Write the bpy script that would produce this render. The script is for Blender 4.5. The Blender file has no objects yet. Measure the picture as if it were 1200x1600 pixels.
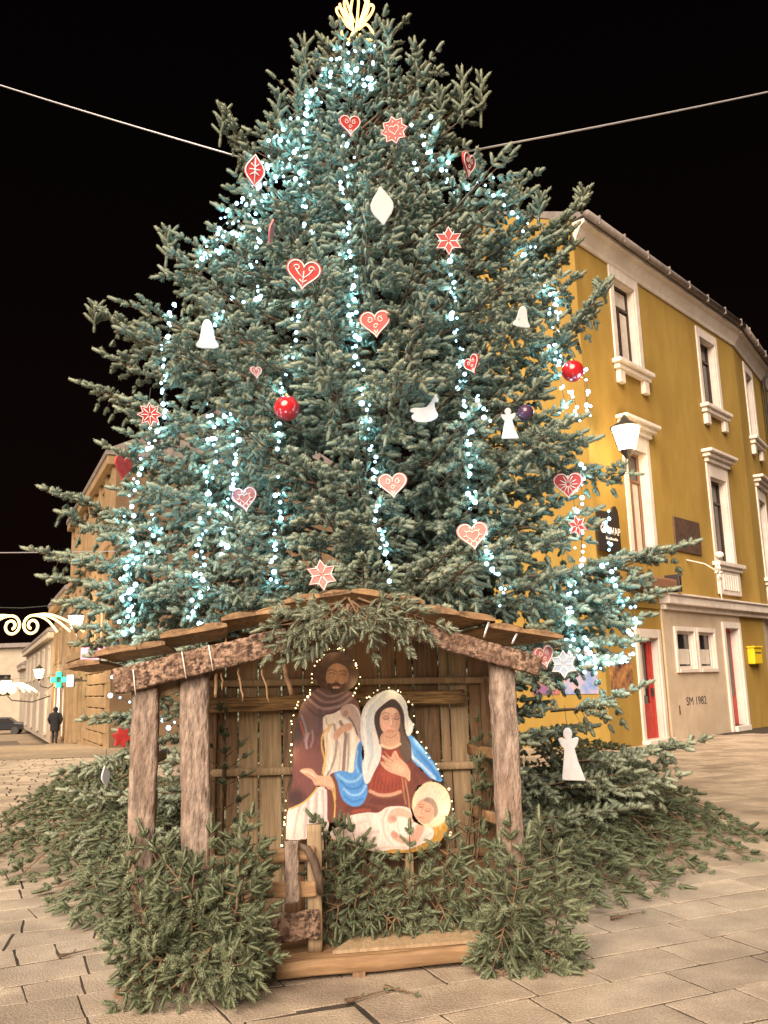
import bpy, math, random
import numpy as np
from mathutils import Vector, Matrix, noise

random.seed(7)
RNG = np.random.default_rng(11)
sc = bpy.context.scene
COL = sc.collection
PI = math.pi

# ------------------------------------------------------------------ camera
FPX, PITCH, ROLL, EYE = 1400.0, math.radians(10.9), math.radians(-1.7), 1.6
cam_data = bpy.data.cameras.new('camera')
cam = bpy.data.objects.new('camera', cam_data)
COL.objects.link(cam)
cam_data.sensor_fit = 'VERTICAL'
cam_data.sensor_height = 24.0
cam_data.lens = 24.0 * FPX / 1600.0
cam_data.clip_start = 0.05
cam_data.clip_end = 600.0
CAM_M = Matrix.Rotation(PI / 2 + PITCH, 3, 'X') @ Matrix.Rotation(ROLL, 3, 'Z')
cam.matrix_world = Matrix.Translation((0, 0, EYE)) @ CAM_M.to_4x4()
sc.camera = cam

# ------------------------------------------------------------------ night sky, key light, exposure
world = bpy.data.worlds.new('World')
sc.world = world
world.use_nodes = True
nt = world.node_tree
nt.nodes.clear()
wo = nt.nodes.new('ShaderNodeOutputWorld')
bg = nt.nodes.new('ShaderNodeBackground')
tc = nt.nodes.new('ShaderNodeTexCoord')
sx = nt.nodes.new('ShaderNodeSeparateXYZ')
rp = nt.nodes.new('ShaderNodeValToRGB')
rp.color_ramp.elements[0].position = 0.0
rp.color_ramp.elements[0].color = (0.012, 0.0052, 0.0042, 1)
rp.color_ramp.elements[1].position = 0.75
rp.color_ramp.elements[1].color = (0.0012, 0.0009, 0.0014, 1)
nt.links.new(tc.outputs['Generated'], sx.inputs[0])
nt.links.new(sx.outputs['Z'], rp.inputs[0])
nt.links.new(rp.outputs[0], bg.inputs['Color'])
bg.inputs['Strength'].default_value = 0.22
nt.links.new(bg.outputs[0], wo.inputs['Surface'])

SUN_DIR = Vector((0.26, 0.80, -0.56)).normalized()      # the way the light travels
sun_d = bpy.data.lights.new('square_light', 'SUN')
sun_d.energy = 5.0
sun_d.angle = math.radians(50)
sun_d.color = (1.0, 0.825, 0.645)
sun = bpy.data.objects.new('square_light', sun_d)
COL.objects.link(sun)
sun.rotation_euler = SUN_DIR.to_track_quat('-Z', 'Y').to_euler()

sc.view_settings.view_transform = 'Standard'
sc.view_settings.look = 'None'
sc.view_settings.gamma = 1.0
sc.view_settings.use_curve_mapping = False
sc.view_settings.exposure = 1.02
sc.render.engine = 'CYCLES'
sc.cycles.use_denoising = True
sc.cycles.max_bounces = 6
sc.cycles.diffuse_bounces = 4
sc.cycles.sample_clamp_indirect = 6.0

# ------------------------------------------------------------------ measuring helpers (photo pixels of the 1200x1600 frame)
O = Vector((0, 0, EYE))
def ray(x, y): return CAM_M @ Vector(((x - 600) / FPX, -(y - 800) / FPX, -1.0))
def pY(x, y, Y):
    d = ray(x, y); return O + d * (Y / d.y)
def pg(x, y, z=0.0):
    d = ray(x, y); return O + d * ((z - EYE) / d.z)
CAM_N = np.array(CAM_M)
def proj_np(P):
    q = (P - np.array([0, 0, EYE])) @ CAM_N
    return 600 + FPX * q[:, 0] / -q[:, 2], 800 - FPX * q[:, 1] / -q[:, 2]
def plane_hit(x, y, p0, n):
    d = ray(x, y); return O + d * ((p0 - O).dot(n) / d.dot(n))

# ------------------------------------------------------------------ materials
def mat(name, c1, c2=None, scale=6.0, rough=0.8, bump=0.0, bscale=None, stretch=(1, 1, 1), spec=0.3, rnd=0.0,
        c3=None, scale3=1.2, metal=0.0, speck=0.0, speck_scale=150.0, coord='pos', bdist=0.02, detail=8.0, edge=(0.35, 0.65)):
    m = bpy.data.materials.new(name); m.use_nodes = True
    t = m.node_tree; b = t.nodes['Principled BSDF']; L = t.links.new
    b.inputs['Roughness'].default_value = rough
    b.inputs['Specular IOR Level'].default_value = spec
    b.inputs['Metallic'].default_value = metal
    if c2 is None and rnd == 0 and bump == 0:
        b.inputs['Base Color'].default_value = (*c1, 1); return m
    if coord == 'pos':
        g = t.nodes.new('ShaderNodeNewGeometry'); src = g.outputs['Position']
    else:
        g = t.nodes.new('ShaderNodeTexCoord'); src = g.outputs['Object']
    mp = t.nodes.new('ShaderNodeMapping'); mp.inputs['Scale'].default_value = stretch
    L(src, mp.inputs[0])
    oi = t.nodes.new('ShaderNodeObjectInfo')
    if coord != 'pos':
        va = t.nodes.new('ShaderNodeVectorMath'); va.operation = 'MULTIPLY_ADD'
        cb = t.nodes.new('ShaderNodeCombineXYZ')
        for k in range(3): L(oi.outputs['Random'], cb.inputs[k])
        va.inputs[1].default_value = (31, 17, 43)
        L(cb.outputs[0], va.inputs[0]); L(mp.outputs[0], va.inputs[2]); vec = va.outputs[0]
    else:
        vec = mp.outputs[0]
    n = t.nodes.new('ShaderNodeTexNoise'); n.inputs['Scale'].default_value = scale; n.inputs['Detail'].default_value = detail
    n.inputs['Roughness'].default_value = 0.62
    L(vec, n.inputs['Vector'])
    r = t.nodes.new('ShaderNodeValToRGB')
    r.color_ramp.elements[0].position = edge[0]; r.color_ramp.elements[0].color = (*c1, 1)
    r.color_ramp.elements[1].position = edge[1]; r.color_ramp.elements[1].color = (*(c2 or c1), 1)
    L(n.outputs['Fac'], r.inputs[0]); out = r.outputs[0]
    if c3 is not None:
        n3 = t.nodes.new('ShaderNodeTexNoise'); n3.inputs['Scale'].default_value = scale3; n3.inputs['Detail'].default_value = 5
        L(vec, n3.inputs['Vector'])
        r3 = t.nodes.new('ShaderNodeValToRGB')
        r3.color_ramp.elements[0].position = 0.45; r3.color_ramp.elements[1].position = 0.72
        L(n3.outputs['Fac'], r3.inputs[0])
        mx = t.nodes.new('ShaderNodeMixRGB'); mx.inputs[2].default_value = (*c3, 1)
        L(r3.outputs[0], mx.inputs[0]); L(out, mx.inputs[1]); out = mx.outputs[0]
    if speck > 0:
        ns = t.nodes.new('ShaderNodeTexNoise'); ns.inputs['Scale'].default_value = speck_scale; ns.inputs['Detail'].default_value = 3
        L(vec, ns.inputs['Vector'])
        ms = t.nodes.new('ShaderNodeMapRange'); ms.inputs[1].default_value = .3; ms.inputs[2].default_value = .7; ms.inputs[3].default_value = 1 - speck; ms.inputs[4].default_value = 1 + speck
        L(ns.outputs['Fac'], ms.inputs[0])
        h2 = t.nodes.new('ShaderNodeHueSaturation'); L(ms.outputs[0], h2.inputs['Value']); L(out, h2.inputs['Color']); out = h2.outputs[0]
    if rnd > 0:
        hs = t.nodes.new('ShaderNodeHueSaturation')
        mr = t.nodes.new('ShaderNodeMapRange'); mr.inputs[3].default_value = 1 - rnd; mr.inputs[4].default_value = 1 + rnd
        L(oi.outputs['Random'], mr.inputs[0]); L(mr.outputs[0], hs.inputs['Value']); L(out, hs.inputs['Color']); out = hs.outputs[0]
    L(out, b.inputs['Base Color'])
    if bump > 0:
        n2 = t.nodes.new('ShaderNodeTexNoise'); n2.inputs['Scale'].default_value = bscale or scale * 3; n2.inputs['Detail'].default_value = 8
        L(vec, n2.inputs['Vector'])
        bp = t.nodes.new('ShaderNodeBump'); bp.inputs['Strength'].default_value = bump; bp.inputs['Distance'].default_value = bdist
        L(n2.outputs['Fac'], bp.inputs['Height']); L(bp.outputs[0], b.inputs['Normal'])
    return m

def emit(name, c, s, sampled=False):
    m = bpy.data.materials.new(name); m.use_nodes = True
    b = m.node_tree.nodes['Principled BSDF']
    b.inputs['Base Color'].default_value = (*c, 1)
    b.inputs['Emission Color'].default_value = (*c, 1)
    b.inputs['Emission Strength'].default_value = s
    try: m.cycles.emission_sampling = 'AUTO' if sampled else 'NONE'
    except Exception: pass
    return m

def glass_mat(name, c, rough=0.12):
    m = bpy.data.materials.new(name); m.use_nodes = True
    b = m.node_tree.nodes['Principled BSDF']
    b.inputs['Base Color'].default_value = (*c, 1); b.inputs['Roughness'].default_value = rough
    b.inputs['Specular IOR Level'].default_value = 0.6
    return m

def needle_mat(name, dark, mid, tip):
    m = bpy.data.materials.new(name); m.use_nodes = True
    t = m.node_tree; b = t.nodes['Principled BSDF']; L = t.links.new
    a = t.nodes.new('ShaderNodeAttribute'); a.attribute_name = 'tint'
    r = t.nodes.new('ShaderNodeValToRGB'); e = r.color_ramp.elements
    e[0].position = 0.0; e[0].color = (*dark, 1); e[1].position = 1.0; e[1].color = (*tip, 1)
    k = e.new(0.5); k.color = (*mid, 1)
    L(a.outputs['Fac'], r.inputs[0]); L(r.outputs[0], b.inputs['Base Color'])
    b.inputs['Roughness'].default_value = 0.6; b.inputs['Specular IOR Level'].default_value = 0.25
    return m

MAT = {}
MAT['slab'] = mat('slab_stone', (0.34, 0.268, 0.205), (0.47, 0.38, 0.295), 3.5, 0.6, 0.9, 70, rnd=0.17, c3=(0.22, 0.172, 0.135), scale3=1.3, bdist=0.012, speck=.28, speck_scale=90)
MAT['ground'] = mat('ground_mortar', (0.030, 0.023, 0.018), (0.075, 0.058, 0.044), 4, 0.9, 0.6, 40)
MAT['bark'] = mat('bark', (0.12, 0.085, 0.068), (0.36, 0.275, 0.225), 34, 0.9, 1.0, 60, stretch=(1, 1, 0.3), c3=(0.20, 0.13, 0.095), scale3=5, bdist=0.02, coord='obj', rnd=.08, edge=(.34, .62))
MAT['bark_red'] = mat('bark_rafter', (0.05, 0.03, 0.022), (0.36, 0.235, 0.17), 32, 0.9, 1.0, 55, stretch=(1, 1, 1), c3=(0.13, 0.075, 0.052), scale3=9, bdist=0.02, coord='obj', rnd=.08, edge=(.42, .58))
MAT['plank'] = mat('back_plank', (0.10, 0.06, 0.038), (0.26, 0.168, 0.10), 9, 0.7, 0.4, 30, stretch=(6, 6, 0.45), c3=(0.19, 0.10, 0.05), scale3=2.2, coord='obj', rnd=0.18, bdist=0.006)
MAT['plank_pale'] = mat('pale_plank', (0.21, 0.145, 0.085), (0.36, 0.265, 0.165), 9, 0.7, 0.3, 30, stretch=(6, 6, 0.45), c3=(0.24, 0.155, 0.09), scale3=2, coord='obj', rnd=0.14, bdist=0.006)
MAT['roofwood'] = mat('roof_slab_wood', (0.12, 0.07, 0.042), (0.31, 0.19, 0.10), 10, 0.75, 0.5, 30, stretch=(3, .6, 3), c3=(0.33, 0.2, 0.1), scale3=3, coord='obj', rnd=0.15, bdist=0.008)
MAT['sawn'] = mat('sawn_wood', (0.21, 0.12, 0.06), (0.36, 0.225, 0.12), 8, 0.65, 0.3, 24, stretch=(.5, 5, 5), c3=(0.17, 0.10, 0.055), scale3=3, coord='obj', rnd=0.12, bdist=0.005)
MAT['log'] = mat('log_beam', (0.06, 0.035, 0.02), (0.36, 0.22, 0.10), 12, 0.8, 0.8, 30, stretch=(.4, 5, 5), coord='obj', bdist=0.015)
MAT['twig'] = mat('twig_bark', (0.10, 0.06, 0.035), (0.2, 0.125, 0.075), 30, 0.9)
MAT['trunk'] = mat('trunk_bark', (0.05, 0.035, 0.025), (0.14, 0.095, 0.07), 14, 0.95, 1, 30, stretch=(1, 1, .3))
MAT['needle'] = needle_mat('spruce_needles', (0.052, 0.064, 0.042), (0.176, 0.196, 0.138), (0.375, 0.392, 0.29))
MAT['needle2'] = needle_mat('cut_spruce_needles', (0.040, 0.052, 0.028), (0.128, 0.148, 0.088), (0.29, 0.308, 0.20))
MAT['red'] = mat('red_glaze', (0.42, 0.03, 0.028), (0.55, 0.055, 0.05), 20, 0.4, spec=.5)
MAT['pink'] = mat('pink_glaze', (0.55, 0.16, 0.15), (0.66, 0.24, 0.22), 18, 0.5)
MAT['white'] = mat('white_board', (0.50, 0.48, 0.485), (0.58, 0.56, 0.565), 14, 0.6)
MAT['icing'] = mat('icing', (0.78, 0.66, 0.62), (0.86, 0.76, 0.72), 20, 0.5)
MAT['greyblue'] = mat('grey_blue_board', (0.26, 0.32, 0.42), (0.33, 0.39, 0.5), 14, 0.6)
MAT['purple'] = mat('purple_bauble', (0.07, 0.03, 0.07), (0.1, 0.045, 0.09), 8, 0.2, spec=.6)
MAT['redball'] = mat('red_bauble', (0.42, 0.012, 0.016), (0.5, 0.02, 0.022), 6, 0.16, spec=.8)
MAT['gold'] = mat('gold_cap', (0.6, 0.42, 0.15), None, rough=.35, metal=1.0)
MAT['wire'] = mat('dark_wire', (0.03, 0.04, 0.035))
MAT['steel'] = mat('steel_rope', (0.62, 0.6, 0.62), rough=.35, metal=.6)
MAT['yellow'] = mat('mustard_plaster', (0.33, 0.208, 0.046), (0.385, 0.25, 0.062), 2.2, 0.9, 0.35, 30, stretch=(1, 1, .4), c3=(0.275, 0.165, 0.036), scale3=0.7, bdist=0.01)
MAT['trim'] = mat('white_trim', (0.62, 0.54, 0.49), (0.72, 0.64, 0.58), 4, 0.8, 0.2, 30, c3=(0.55, 0.47, 0.42), scale3=.8, bdist=0.006)
MAT['beige'] = mat('beige_plaster', (0.47, 0.37, 0.27), (0.56, 0.45, 0.34), 2.5, 0.9, 0.3, 30, c3=(0.4, 0.31, 0.23), scale3=.5, bdist=0.008)
MAT['roof'] = mat('eaves_gutter', (0.16, 0.135, 0.125), (0.24, 0.2, 0.185), 5, 0.6)
MAT['frame'] = mat('dark_window_frame', (0.035, 0.02, 0.016), (0.06, 0.035, 0.026), 8, 0.5)
MAT['glass'] = glass_mat('dark_pane', (0.02, 0.018, 0.02))
MAT['curtain'] = mat('pale_curtain', (0.5, 0.44, 0.38), (0.62, 0.55, 0.48), 6, 0.9)
MAT['brown'] = mat('brown_door', (0.20, 0.1, 0.06), (0.27, 0.145, 0.09), 8, 0.5, stretch=(4, 4, .5))
MAT['reddoor'] = mat('red_door_paint', (0.36, 0.03, 0.022), (0.45, 0.05, 0.035), 6, 0.45)
MAT['plaque'] = mat('dark_plaque', (0.07, 0.045, 0.035), (0.13, 0.08, 0.06), 9, 0.5)
MAT['signblack'] = mat('sign_black', (0.035, 0.028, 0.028), None, rough=.4)
MAT['letter'] = mat('letter_white', (0.8, 0.74, 0.72), None, rough=.5)
MAT['ink'] = mat('dark_lettering', (0.05, 0.045, 0.05), None)
MAT['mail'] = mat('yellow_mailbox', (0.72, 0.5, 0.02), None, rough=.4)
MAT['iron'] = mat('dark_iron', (0.025, 0.022, 0.02), (0.05, 0.045, 0.04), 10, 0.5)
MAT['tan'] = mat('tan_plaster', (0.13, 0.085, 0.05), (0.19, 0.125, 0.075), 1.5, 0.9, 0.3, 20, c3=(0.12, 0.075, 0.04), scale3=.4)
MAT['tanstone'] = mat('tan_stone', (0.22, 0.145, 0.075), (0.30, 0.2, 0.11), 2.5, 0.9, .3, 20, rnd=.1)
MAT['greyplaster'] = mat('grey_plaster', (0.24, 0.2, 0.17), (0.31, 0.26, 0.22), 1.5, 0.9, c3=(0.3, 0.25, 0.21), scale3=.4)
MAT['paleplaster'] = mat('pale_plaster', (0.32, 0.27, 0.21), (0.38, 0.325, 0.26), 1.5, 0.9)
MAT['coat'] = mat('dark_coat', (0.012, 0.011, 0.013), (0.02, 0.018, 0.02), 8, 0.9)
MAT['trouser'] = mat('dark_trousers', (0.02, 0.02, 0.026), None, rough=.9)
MAT['carpaint'] = mat('dark_car_paint', (0.02, 0.02, 0.024), None, rough=.25)
MAT['led'] = emit('cool_led', (0.40, 0.80, 1.0), 3.2)
MAT['warmled'] = emit('warm_led', (1.0, 0.74, 0.36), 2.0)
MAT['goldtube'] = emit('gold_light_tube', (1.0, 0.56, 0.20), 0.95)
MAT['yellowtube'] = emit('yellow_light_tube', (1.0, 0.74, 0.34), 0.75)
MAT['lampglass'] = emit('lit_lantern_glass', (1.0, 0.86, 0.62), 14.0)
MAT['greenled'] = emit('green_led', (0.02, 0.9, 0.38), 0.42)
MAT['pinksign'] = emit('pink_lit_sign', (0.95, 0.36, 0.55), 0.22)
MAT['bluesign'] = emit('pale_blue_lit_sign', (0.62, 0.85, 0.95), 0.22)
MAT['shoplight'] = emit('lit_shop_window', (1.0, 0.95, 0.85), 0.32)

# ------------------------------------------------------------------ mesh helpers
def link(o, parent=None):
    COL.objects.link(o)
    if parent is not None: o.parent = parent
    return o
def thing(name, label, cat, loc=(0, 0, 0), rz=0.0, group=None):
    o = bpy.data.objects.new(name, None); o.empty_display_size = 0.1
    COL.objects.link(o); o.location = loc; o.rotation_euler = (0, 0, rz)
    o['label'] = label; o['category'] = cat
    if group: o['group'] = group
    return o
def tag(o, label, cat, group=None):
    o['label'] = label; o['category'] = cat
    if group: o['group'] = group
    return o

class MB:
    def __init__(s): s.v = []; s.f = []
    def add(s, vs, fs):
        k = len(s.v); s.v.extend([tuple(p) for p in vs]); s.f.extend([tuple(i + k for i in q) for q in fs]); return s
    def hexa(s, p):      # 8 points: bottom loop 0-3, top loop 4-7
        return s.add(p, [(3, 2, 1, 0), (4, 5, 6, 7), (0, 1, 5, 4), (1, 2, 6, 5), (2, 3, 7, 6), (3, 0, 4, 7)])
    def box(s, c, d, ax=None):
        c = Vector(c); hx, hy, hz = d[0] / 2, d[1] / 2, d[2] / 2
        X, Y, Z = ax if ax else (Vector((1, 0, 0)), Vector((0, 1, 0)), Vector((0, 0, 1)))
        pts = [c + X * a * hx + Y * b * hy + Z * e * hz for e in (-1, 1) for a, b in ((-1, -1), (1, -1), (1, 1), (-1, 1))]
        return s.hexa(pts)
    def tube(s, pts, r, n=6, closed=False, caps=True):
        pts = [Vector(p) for p in pts]; N = len(pts); k0 = len(s.v)
        rr = r if hasattr(r, '__len__') else [r] * N
        ref = Vector((0.31, 0.52, 0.79))
        for i, p in enumerate(pts):
            if closed: t = pts[(i + 1) % N] - pts[i - 1]
            else: t = pts[min(i + 1, N - 1)] - pts[max(i - 1, 0)]
            t = t.normalized() if t.length > 1e-9 else Vector((0, 0, 1))
            u = t.cross(ref); u = u.normalized() if u.length > 1e-6 else Vector((1, 0, 0)); w = t.cross(u)
            for j in range(n):
                a = 2 * PI * j / n; q = p + (u * math.cos(a) + w * math.sin(a)) * rr[i]; s.v.append(tuple(q))
        for i in range(N if closed else N - 1):
            a0 = k0 + i * n; b0 = k0 + ((i + 1) % N) * n
            for j in range(n):
                s.f.append((a0 + j, a0 + (j + 1) % n, b0 + (j + 1) % n, b0 + j))
        if caps and not closed:
            s.f.append(tuple(k0 + j for j in range(n))[::-1]); s.f.append(tuple(k0 + (N - 1) * n + j for j in range(n)))
        return s
    def ball(s, c, r, nu=10, nv=7, sz=1.0):
        c = Vector(c); k = len(s.v)
        s.v.append(tuple(c + Vector((0, 0, r * sz))))
        for i in range(1, nv):
            a = PI * i / nv
            for j in range(nu):
                b = 2 * PI * j / nu; s.v.append(tuple(c + Vector((r * math.sin(a) * math.cos(b), r * math.sin(a) * math.sin(b), r * math.cos(a) * sz))))
        s.v.append(tuple(c + Vector((0, 0, -r * sz)))); e = len(s.v) - 1
        for j in range(nu):
            s.f.append((k, k + 1 + j, k + 1 + (j + 1) % nu))
            for i in range(nv - 2):
                a0 = k + 1 + i * nu; b0 = a0 + nu; s.f.append((a0 + j, b0 + j, b0 + (j + 1) % nu, a0 + (j + 1) % nu))
            a0 = k + 1 + (nv - 2) * nu; s.f.append((a0 + j, e, a0 + (j + 1) % nu))
        return s
    def plate(s, outline, frame, t):     # extruded 2D outline; frame = (origin, X, Z, N); front at +N*t/2
        o, X, Z, N = frame; n = len(outline); k = len(s.v)
        for sg in (0.5, -0.5):
            for (a, b) in outline: s.v.append(tuple(o + X * a + Z * b + N * (t * sg)))
        s.f.append(tuple(k + i for i in range(n))); s.f.append(tuple(k + n + i for i in range(n))[::-1])
        for i in range(n):
            j = (i + 1) % n; s.f.append((k + i, k + n + i, k + n + j, k + j))
        return s
    def build(s, name, m, parent=None, smooth=False, bevel=0.0):
        me = bpy.data.meshes.new(name); me.from_pydata(s.v, [], s.f); me.update()
        if m is not None: me.materials.append(m)
        if smooth: me.polygons.foreach_set('use_smooth', [True] * len(me.polygons))
        o = bpy.data.objects.new(name, me); link(o, parent)
        if bevel > 0:
            b = o.modifiers.new('bevel', 'BEVEL'); b.width = bevel; b.segments = 2; b.limit_method = 'ANGLE'
        return o

def bar(p0, p1, w, t, side, nl=10, npr=12, wob=0.004, amp=0.0, fr=9.0, seed=0.0, taper=1.0, bow=0.0):
    """A timber of rounded-rectangle section from p0 to p1; side = direction of its width. Bent and roughened by noise."""
    p0, p1 = Vector(p0), Vector(p1); A = (p1 - p0); Ln = A.length; A.normalize()
    S = Vector(side); S = (S - A * S.dot(A)).normalized(); N = A.cross(S)
    b = MB(); off = Vector((seed * 7.3, seed * 3.1, seed * 5.7))
    for i in range(nl + 1):
        f = i / nl; k = 1 + (taper - 1) * f
        c = p0 + A * (Ln * f) + S * (noise.noise(Vector((f * 3, seed, 0))) * wob * 2) + N * (noise.noise(Vector((f * 3, seed, 9))) * wob + bow * math.sin(PI * f))
        for j in range(npr):
            a = 2 * PI * (j + .5) / npr; ca, sa = math.cos(a), math.sin(a); e = 0.38
            x = math.copysign(abs(ca) ** e, ca) * w / 2 * k; y = math.copysign(abs(sa) ** e, sa) * t / 2 * k
            q = c + S * x + N * y
            if amp: 
                g = noise.noise((q + off) * fr) + .5 * noise.noise((q + off) * fr * 2.7)
                q = c + S * x * (1 + g * amp / max(w, .05)) + N * (y + math.copysign(g * amp, y) * .6)
            b.v.append(tuple(q))
    for i in range(nl):
        for j in range(npr):
            a0 = i * npr; b0 = a0 + npr; b.f.append((a0 + j, a0 + (j + 1) % npr, b0 + (j + 1) % npr, b0 + j))
    b.f.append(tuple(range(npr))[::-1]); b.f.append(tuple(nl * npr + j for j in range(npr)))
    return b

def point_light(name, loc, energy, color, radius, parent=None):
    d = bpy.data.lights.new(name, 'POINT'); d.energy = energy; d.color = color; d.shadow_soft_size = radius
    o = bpy.data.objects.new(name, d); o.location = loc
    return link(o, parent)

def text(name, body, size, m, parent, origin, X, Z, N, extrude=0.004, align='LEFT', sx=1.0):
    c = bpy.data.curves.new(name, 'FONT'); c.body = body; c.size = size; c.extrude = extrude; c.align_x = align
    c.materials.append(m)
    tmp = bpy.data.objects.new(name, c); COL.objects.link(tmp)
    dg = bpy.context.evaluated_depsgraph_get(); me = bpy.data.meshes.new_from_object(tmp.evaluated_get(dg))
    bpy.data.objects.remove(tmp); me.name = name
    o = bpy.data.objects.new(name, me); link(o, parent)
    R = Matrix((X * sx, Z, N)).transposed().to_4x4(); o.matrix_world = Matrix.Translation(origin) @ R
    return o
# ================================================================== the setting: ground and paving
def gz(x, y):
    k = min(max((2.0 - x) / 8.0, 0.0), 1.0); k = k * k * (3 - 2 * k)
    return -0.0008 * max(0.0, y - 14.0) ** 2 * k if y < 60 else -0.0008 * 46 ** 2 * k
g = MB()
xs = [-160, -90, -60, -45, -35, -28] + list(range(-24, 27)) + [30, 40, 60, 100, 160]
ys = [-12, -6, 0, 4, 8, 12] + list(range(13, 64)) + [70, 90, 130, 200, 320]
for y in ys:
    for x in xs: g.v.append((x, y, gz(x, y) - 0.0045))
nx = len(xs)
for j in range(len(ys) - 1):
    for i in range(nx - 1): g.f.append((j * nx + i, j * nx + i + 1, (j + 1) * nx + i + 1, (j + 1) * nx + i))
ground = g.build('ground', MAT['ground'], smooth=True)
ground['kind'] = 'structure'

PAV_A = math.radians(23.5)
PU = Vector((math.cos(PAV_A), math.sin(PAV_A), 0)); PV = Vector((-math.sin(PAV_A), math.cos(PAV_A), 0))
PAV0 = Vector((0.9, 5.02, 0))
SHED_FOOT = (-1.4, 1.1, 5.45, 6.6)
slabs = []
r = random.Random(4)
v = -9.0; row = 0
while v < 24.0:
    right_w = r.uniform(0.37, 0.42)
    u = -20.0 + r.uniform(0, .5)
    while u < 22.0:
        c = PAV0 + PU * u + PV * v
        left = c.x < -0.55
        wdt = r.choice((.24, .32, .42, .55)) * r.uniform(.85, 1.15) if left else r.choice((.46, .5, .62, .88))
        slabs.append((u, u + wdt, v, v + right_w, left))
        u += wdt
    v += right_w; row += 1
def slab_pts(s, ins=0.0):
    u0, u1, v0, v1, left = s
    out = []
    for a, b in ((u0 + ins, v0 + ins), (u1 - ins, v0 + ins), (u1 - ins, v1 - ins), (u0 + ins, v1 - ins)):
        j = 0.10 if left else 0.008
        n = noise.noise_vector(Vector((a * 1.6, b * 1.6, 1.5)))
        out.append(PAV0 + PU * (a + n.x * j) + PV * (b + n.y * j))
    return out
def slab_mesh(b, s, gap, ch, h):
    k = len(b.v); m = 12
    jit = [Vector((r.uniform(-1, 1), r.uniform(-1, 1), 0)) * (0.005 if i % 3 else 0.003) for i in range(m)]
    for ins, z in ((gap, -0.05), (gap, h - ch), (gap + ch, h)):
        pts = slab_pts(s, ins)
        for i in range(4):
            for t in range(3):
                q = pts[i].lerp(pts[(i + 1) % 4], t / 3) + jit[i * 3 + t]; b.v.append((q.x, q.y, gz(q.x, q.y) + z))
    for a in (0, 1):
        for i in range(m):
            b.f.append((k + a * m + i, k + a * m + (i + 1) % m, k + (a + 1) * m + (i + 1) % m, k + (a + 1) * m + i))
    b.f.append(tuple(k + 2 * m + i for i in range(m)))
near = []; far = []
for s in slabs:
    P = slab_pts(s); c = sum(P, Vector()) / 4
    if c.y < 3.4 or c.y > 25 or abs(c.x) > 13: continue
    fx, fy = proj_np(np.array([c]))
    inside = -60 < fx[0] < 1260 and fy[0] < 1680
    hid = SHED_FOOT[0] < c.x < SHED_FOOT[1] and c.y > 5.7 and c.y < 11.5
    hid = hid or ((c.x + .2) ** 2 + (c.y - 9.4) ** 2 < 2.6 ** 2)
    if inside and not hid: near.append((c.y, P, s))
    else: far.append((c.y, P, s))
near.sort(key=lambda e: e[0])
for (_, P, s) in near[:290]:
    b = MB(); c = sum(P, Vector()) / 4
    slab_mesh(b, s, 0.0085 if not s[4] else 0.0075, 0.002, r.uniform(-0.001, 0.002))
    b.build('paving_slab', MAT['slab'], ground)
rest = near[290:] + far
for k in range(6):
    b = MB()
    for i, (_, P, s) in enumerate(rest):
        if (i * 7919 + int(s[2] * 97)) % 6 == k: slab_mesh(b, s, 0.016 if _ > 9 else 0.009, 0.003, r.uniform(-0.001, 0.003))
    o = b.build('distant_paving', MAT['slab'], ground); o['kind'] = 'stuff'

# cobbled street running down to the left, and a darker patch laid over it
MAT['cobble'] = mat('street_cobbles', (0.22, 0.165, 0.115), (0.40, 0.31, 0.22), 9, 0.7, 1.0, 14, c3=(0.17, 0.125, 0.09), scale3=.25, bdist=0.05)
def sheet(name, poly, m, dz, nseg=10):
    b = MB(); (A, B, C, D) = [Vector((p[0], p[1], 0)) for p in poly]
    for i in range(nseg + 1):
        for j in range(nseg + 1):
            p = A.lerp(D, i / nseg).lerp(B.lerp(C, i / nseg), j / nseg); b.v.append((p.x, p.y, gz(p.x, p.y) + dz))
    for i in range(nseg):
        for j in range(nseg):
            k = i * (nseg + 1) + j; b.f.append((k, k + 1, k + nseg + 2, k + nseg + 1))
    o = b.build(name, m); o['kind'] = 'structure'; return o
sheet('cobbled_street', [(-26, 22), (-5.5, 25.5), (-20, 100), (-60, 100)], MAT['cobble'], 0.008, 14)
MAT['darkstreet'] = mat('dark_street', (0.10, 0.08, 0.06), (0.17, 0.135, 0.1), 6, 0.8, .5, 10)
sheet('street_carriageway', [(-30, 40), (-15.6, 42), (-27.6, 68), (-42, 66)], MAT['darkstreet'], 0.014, 10)
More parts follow.
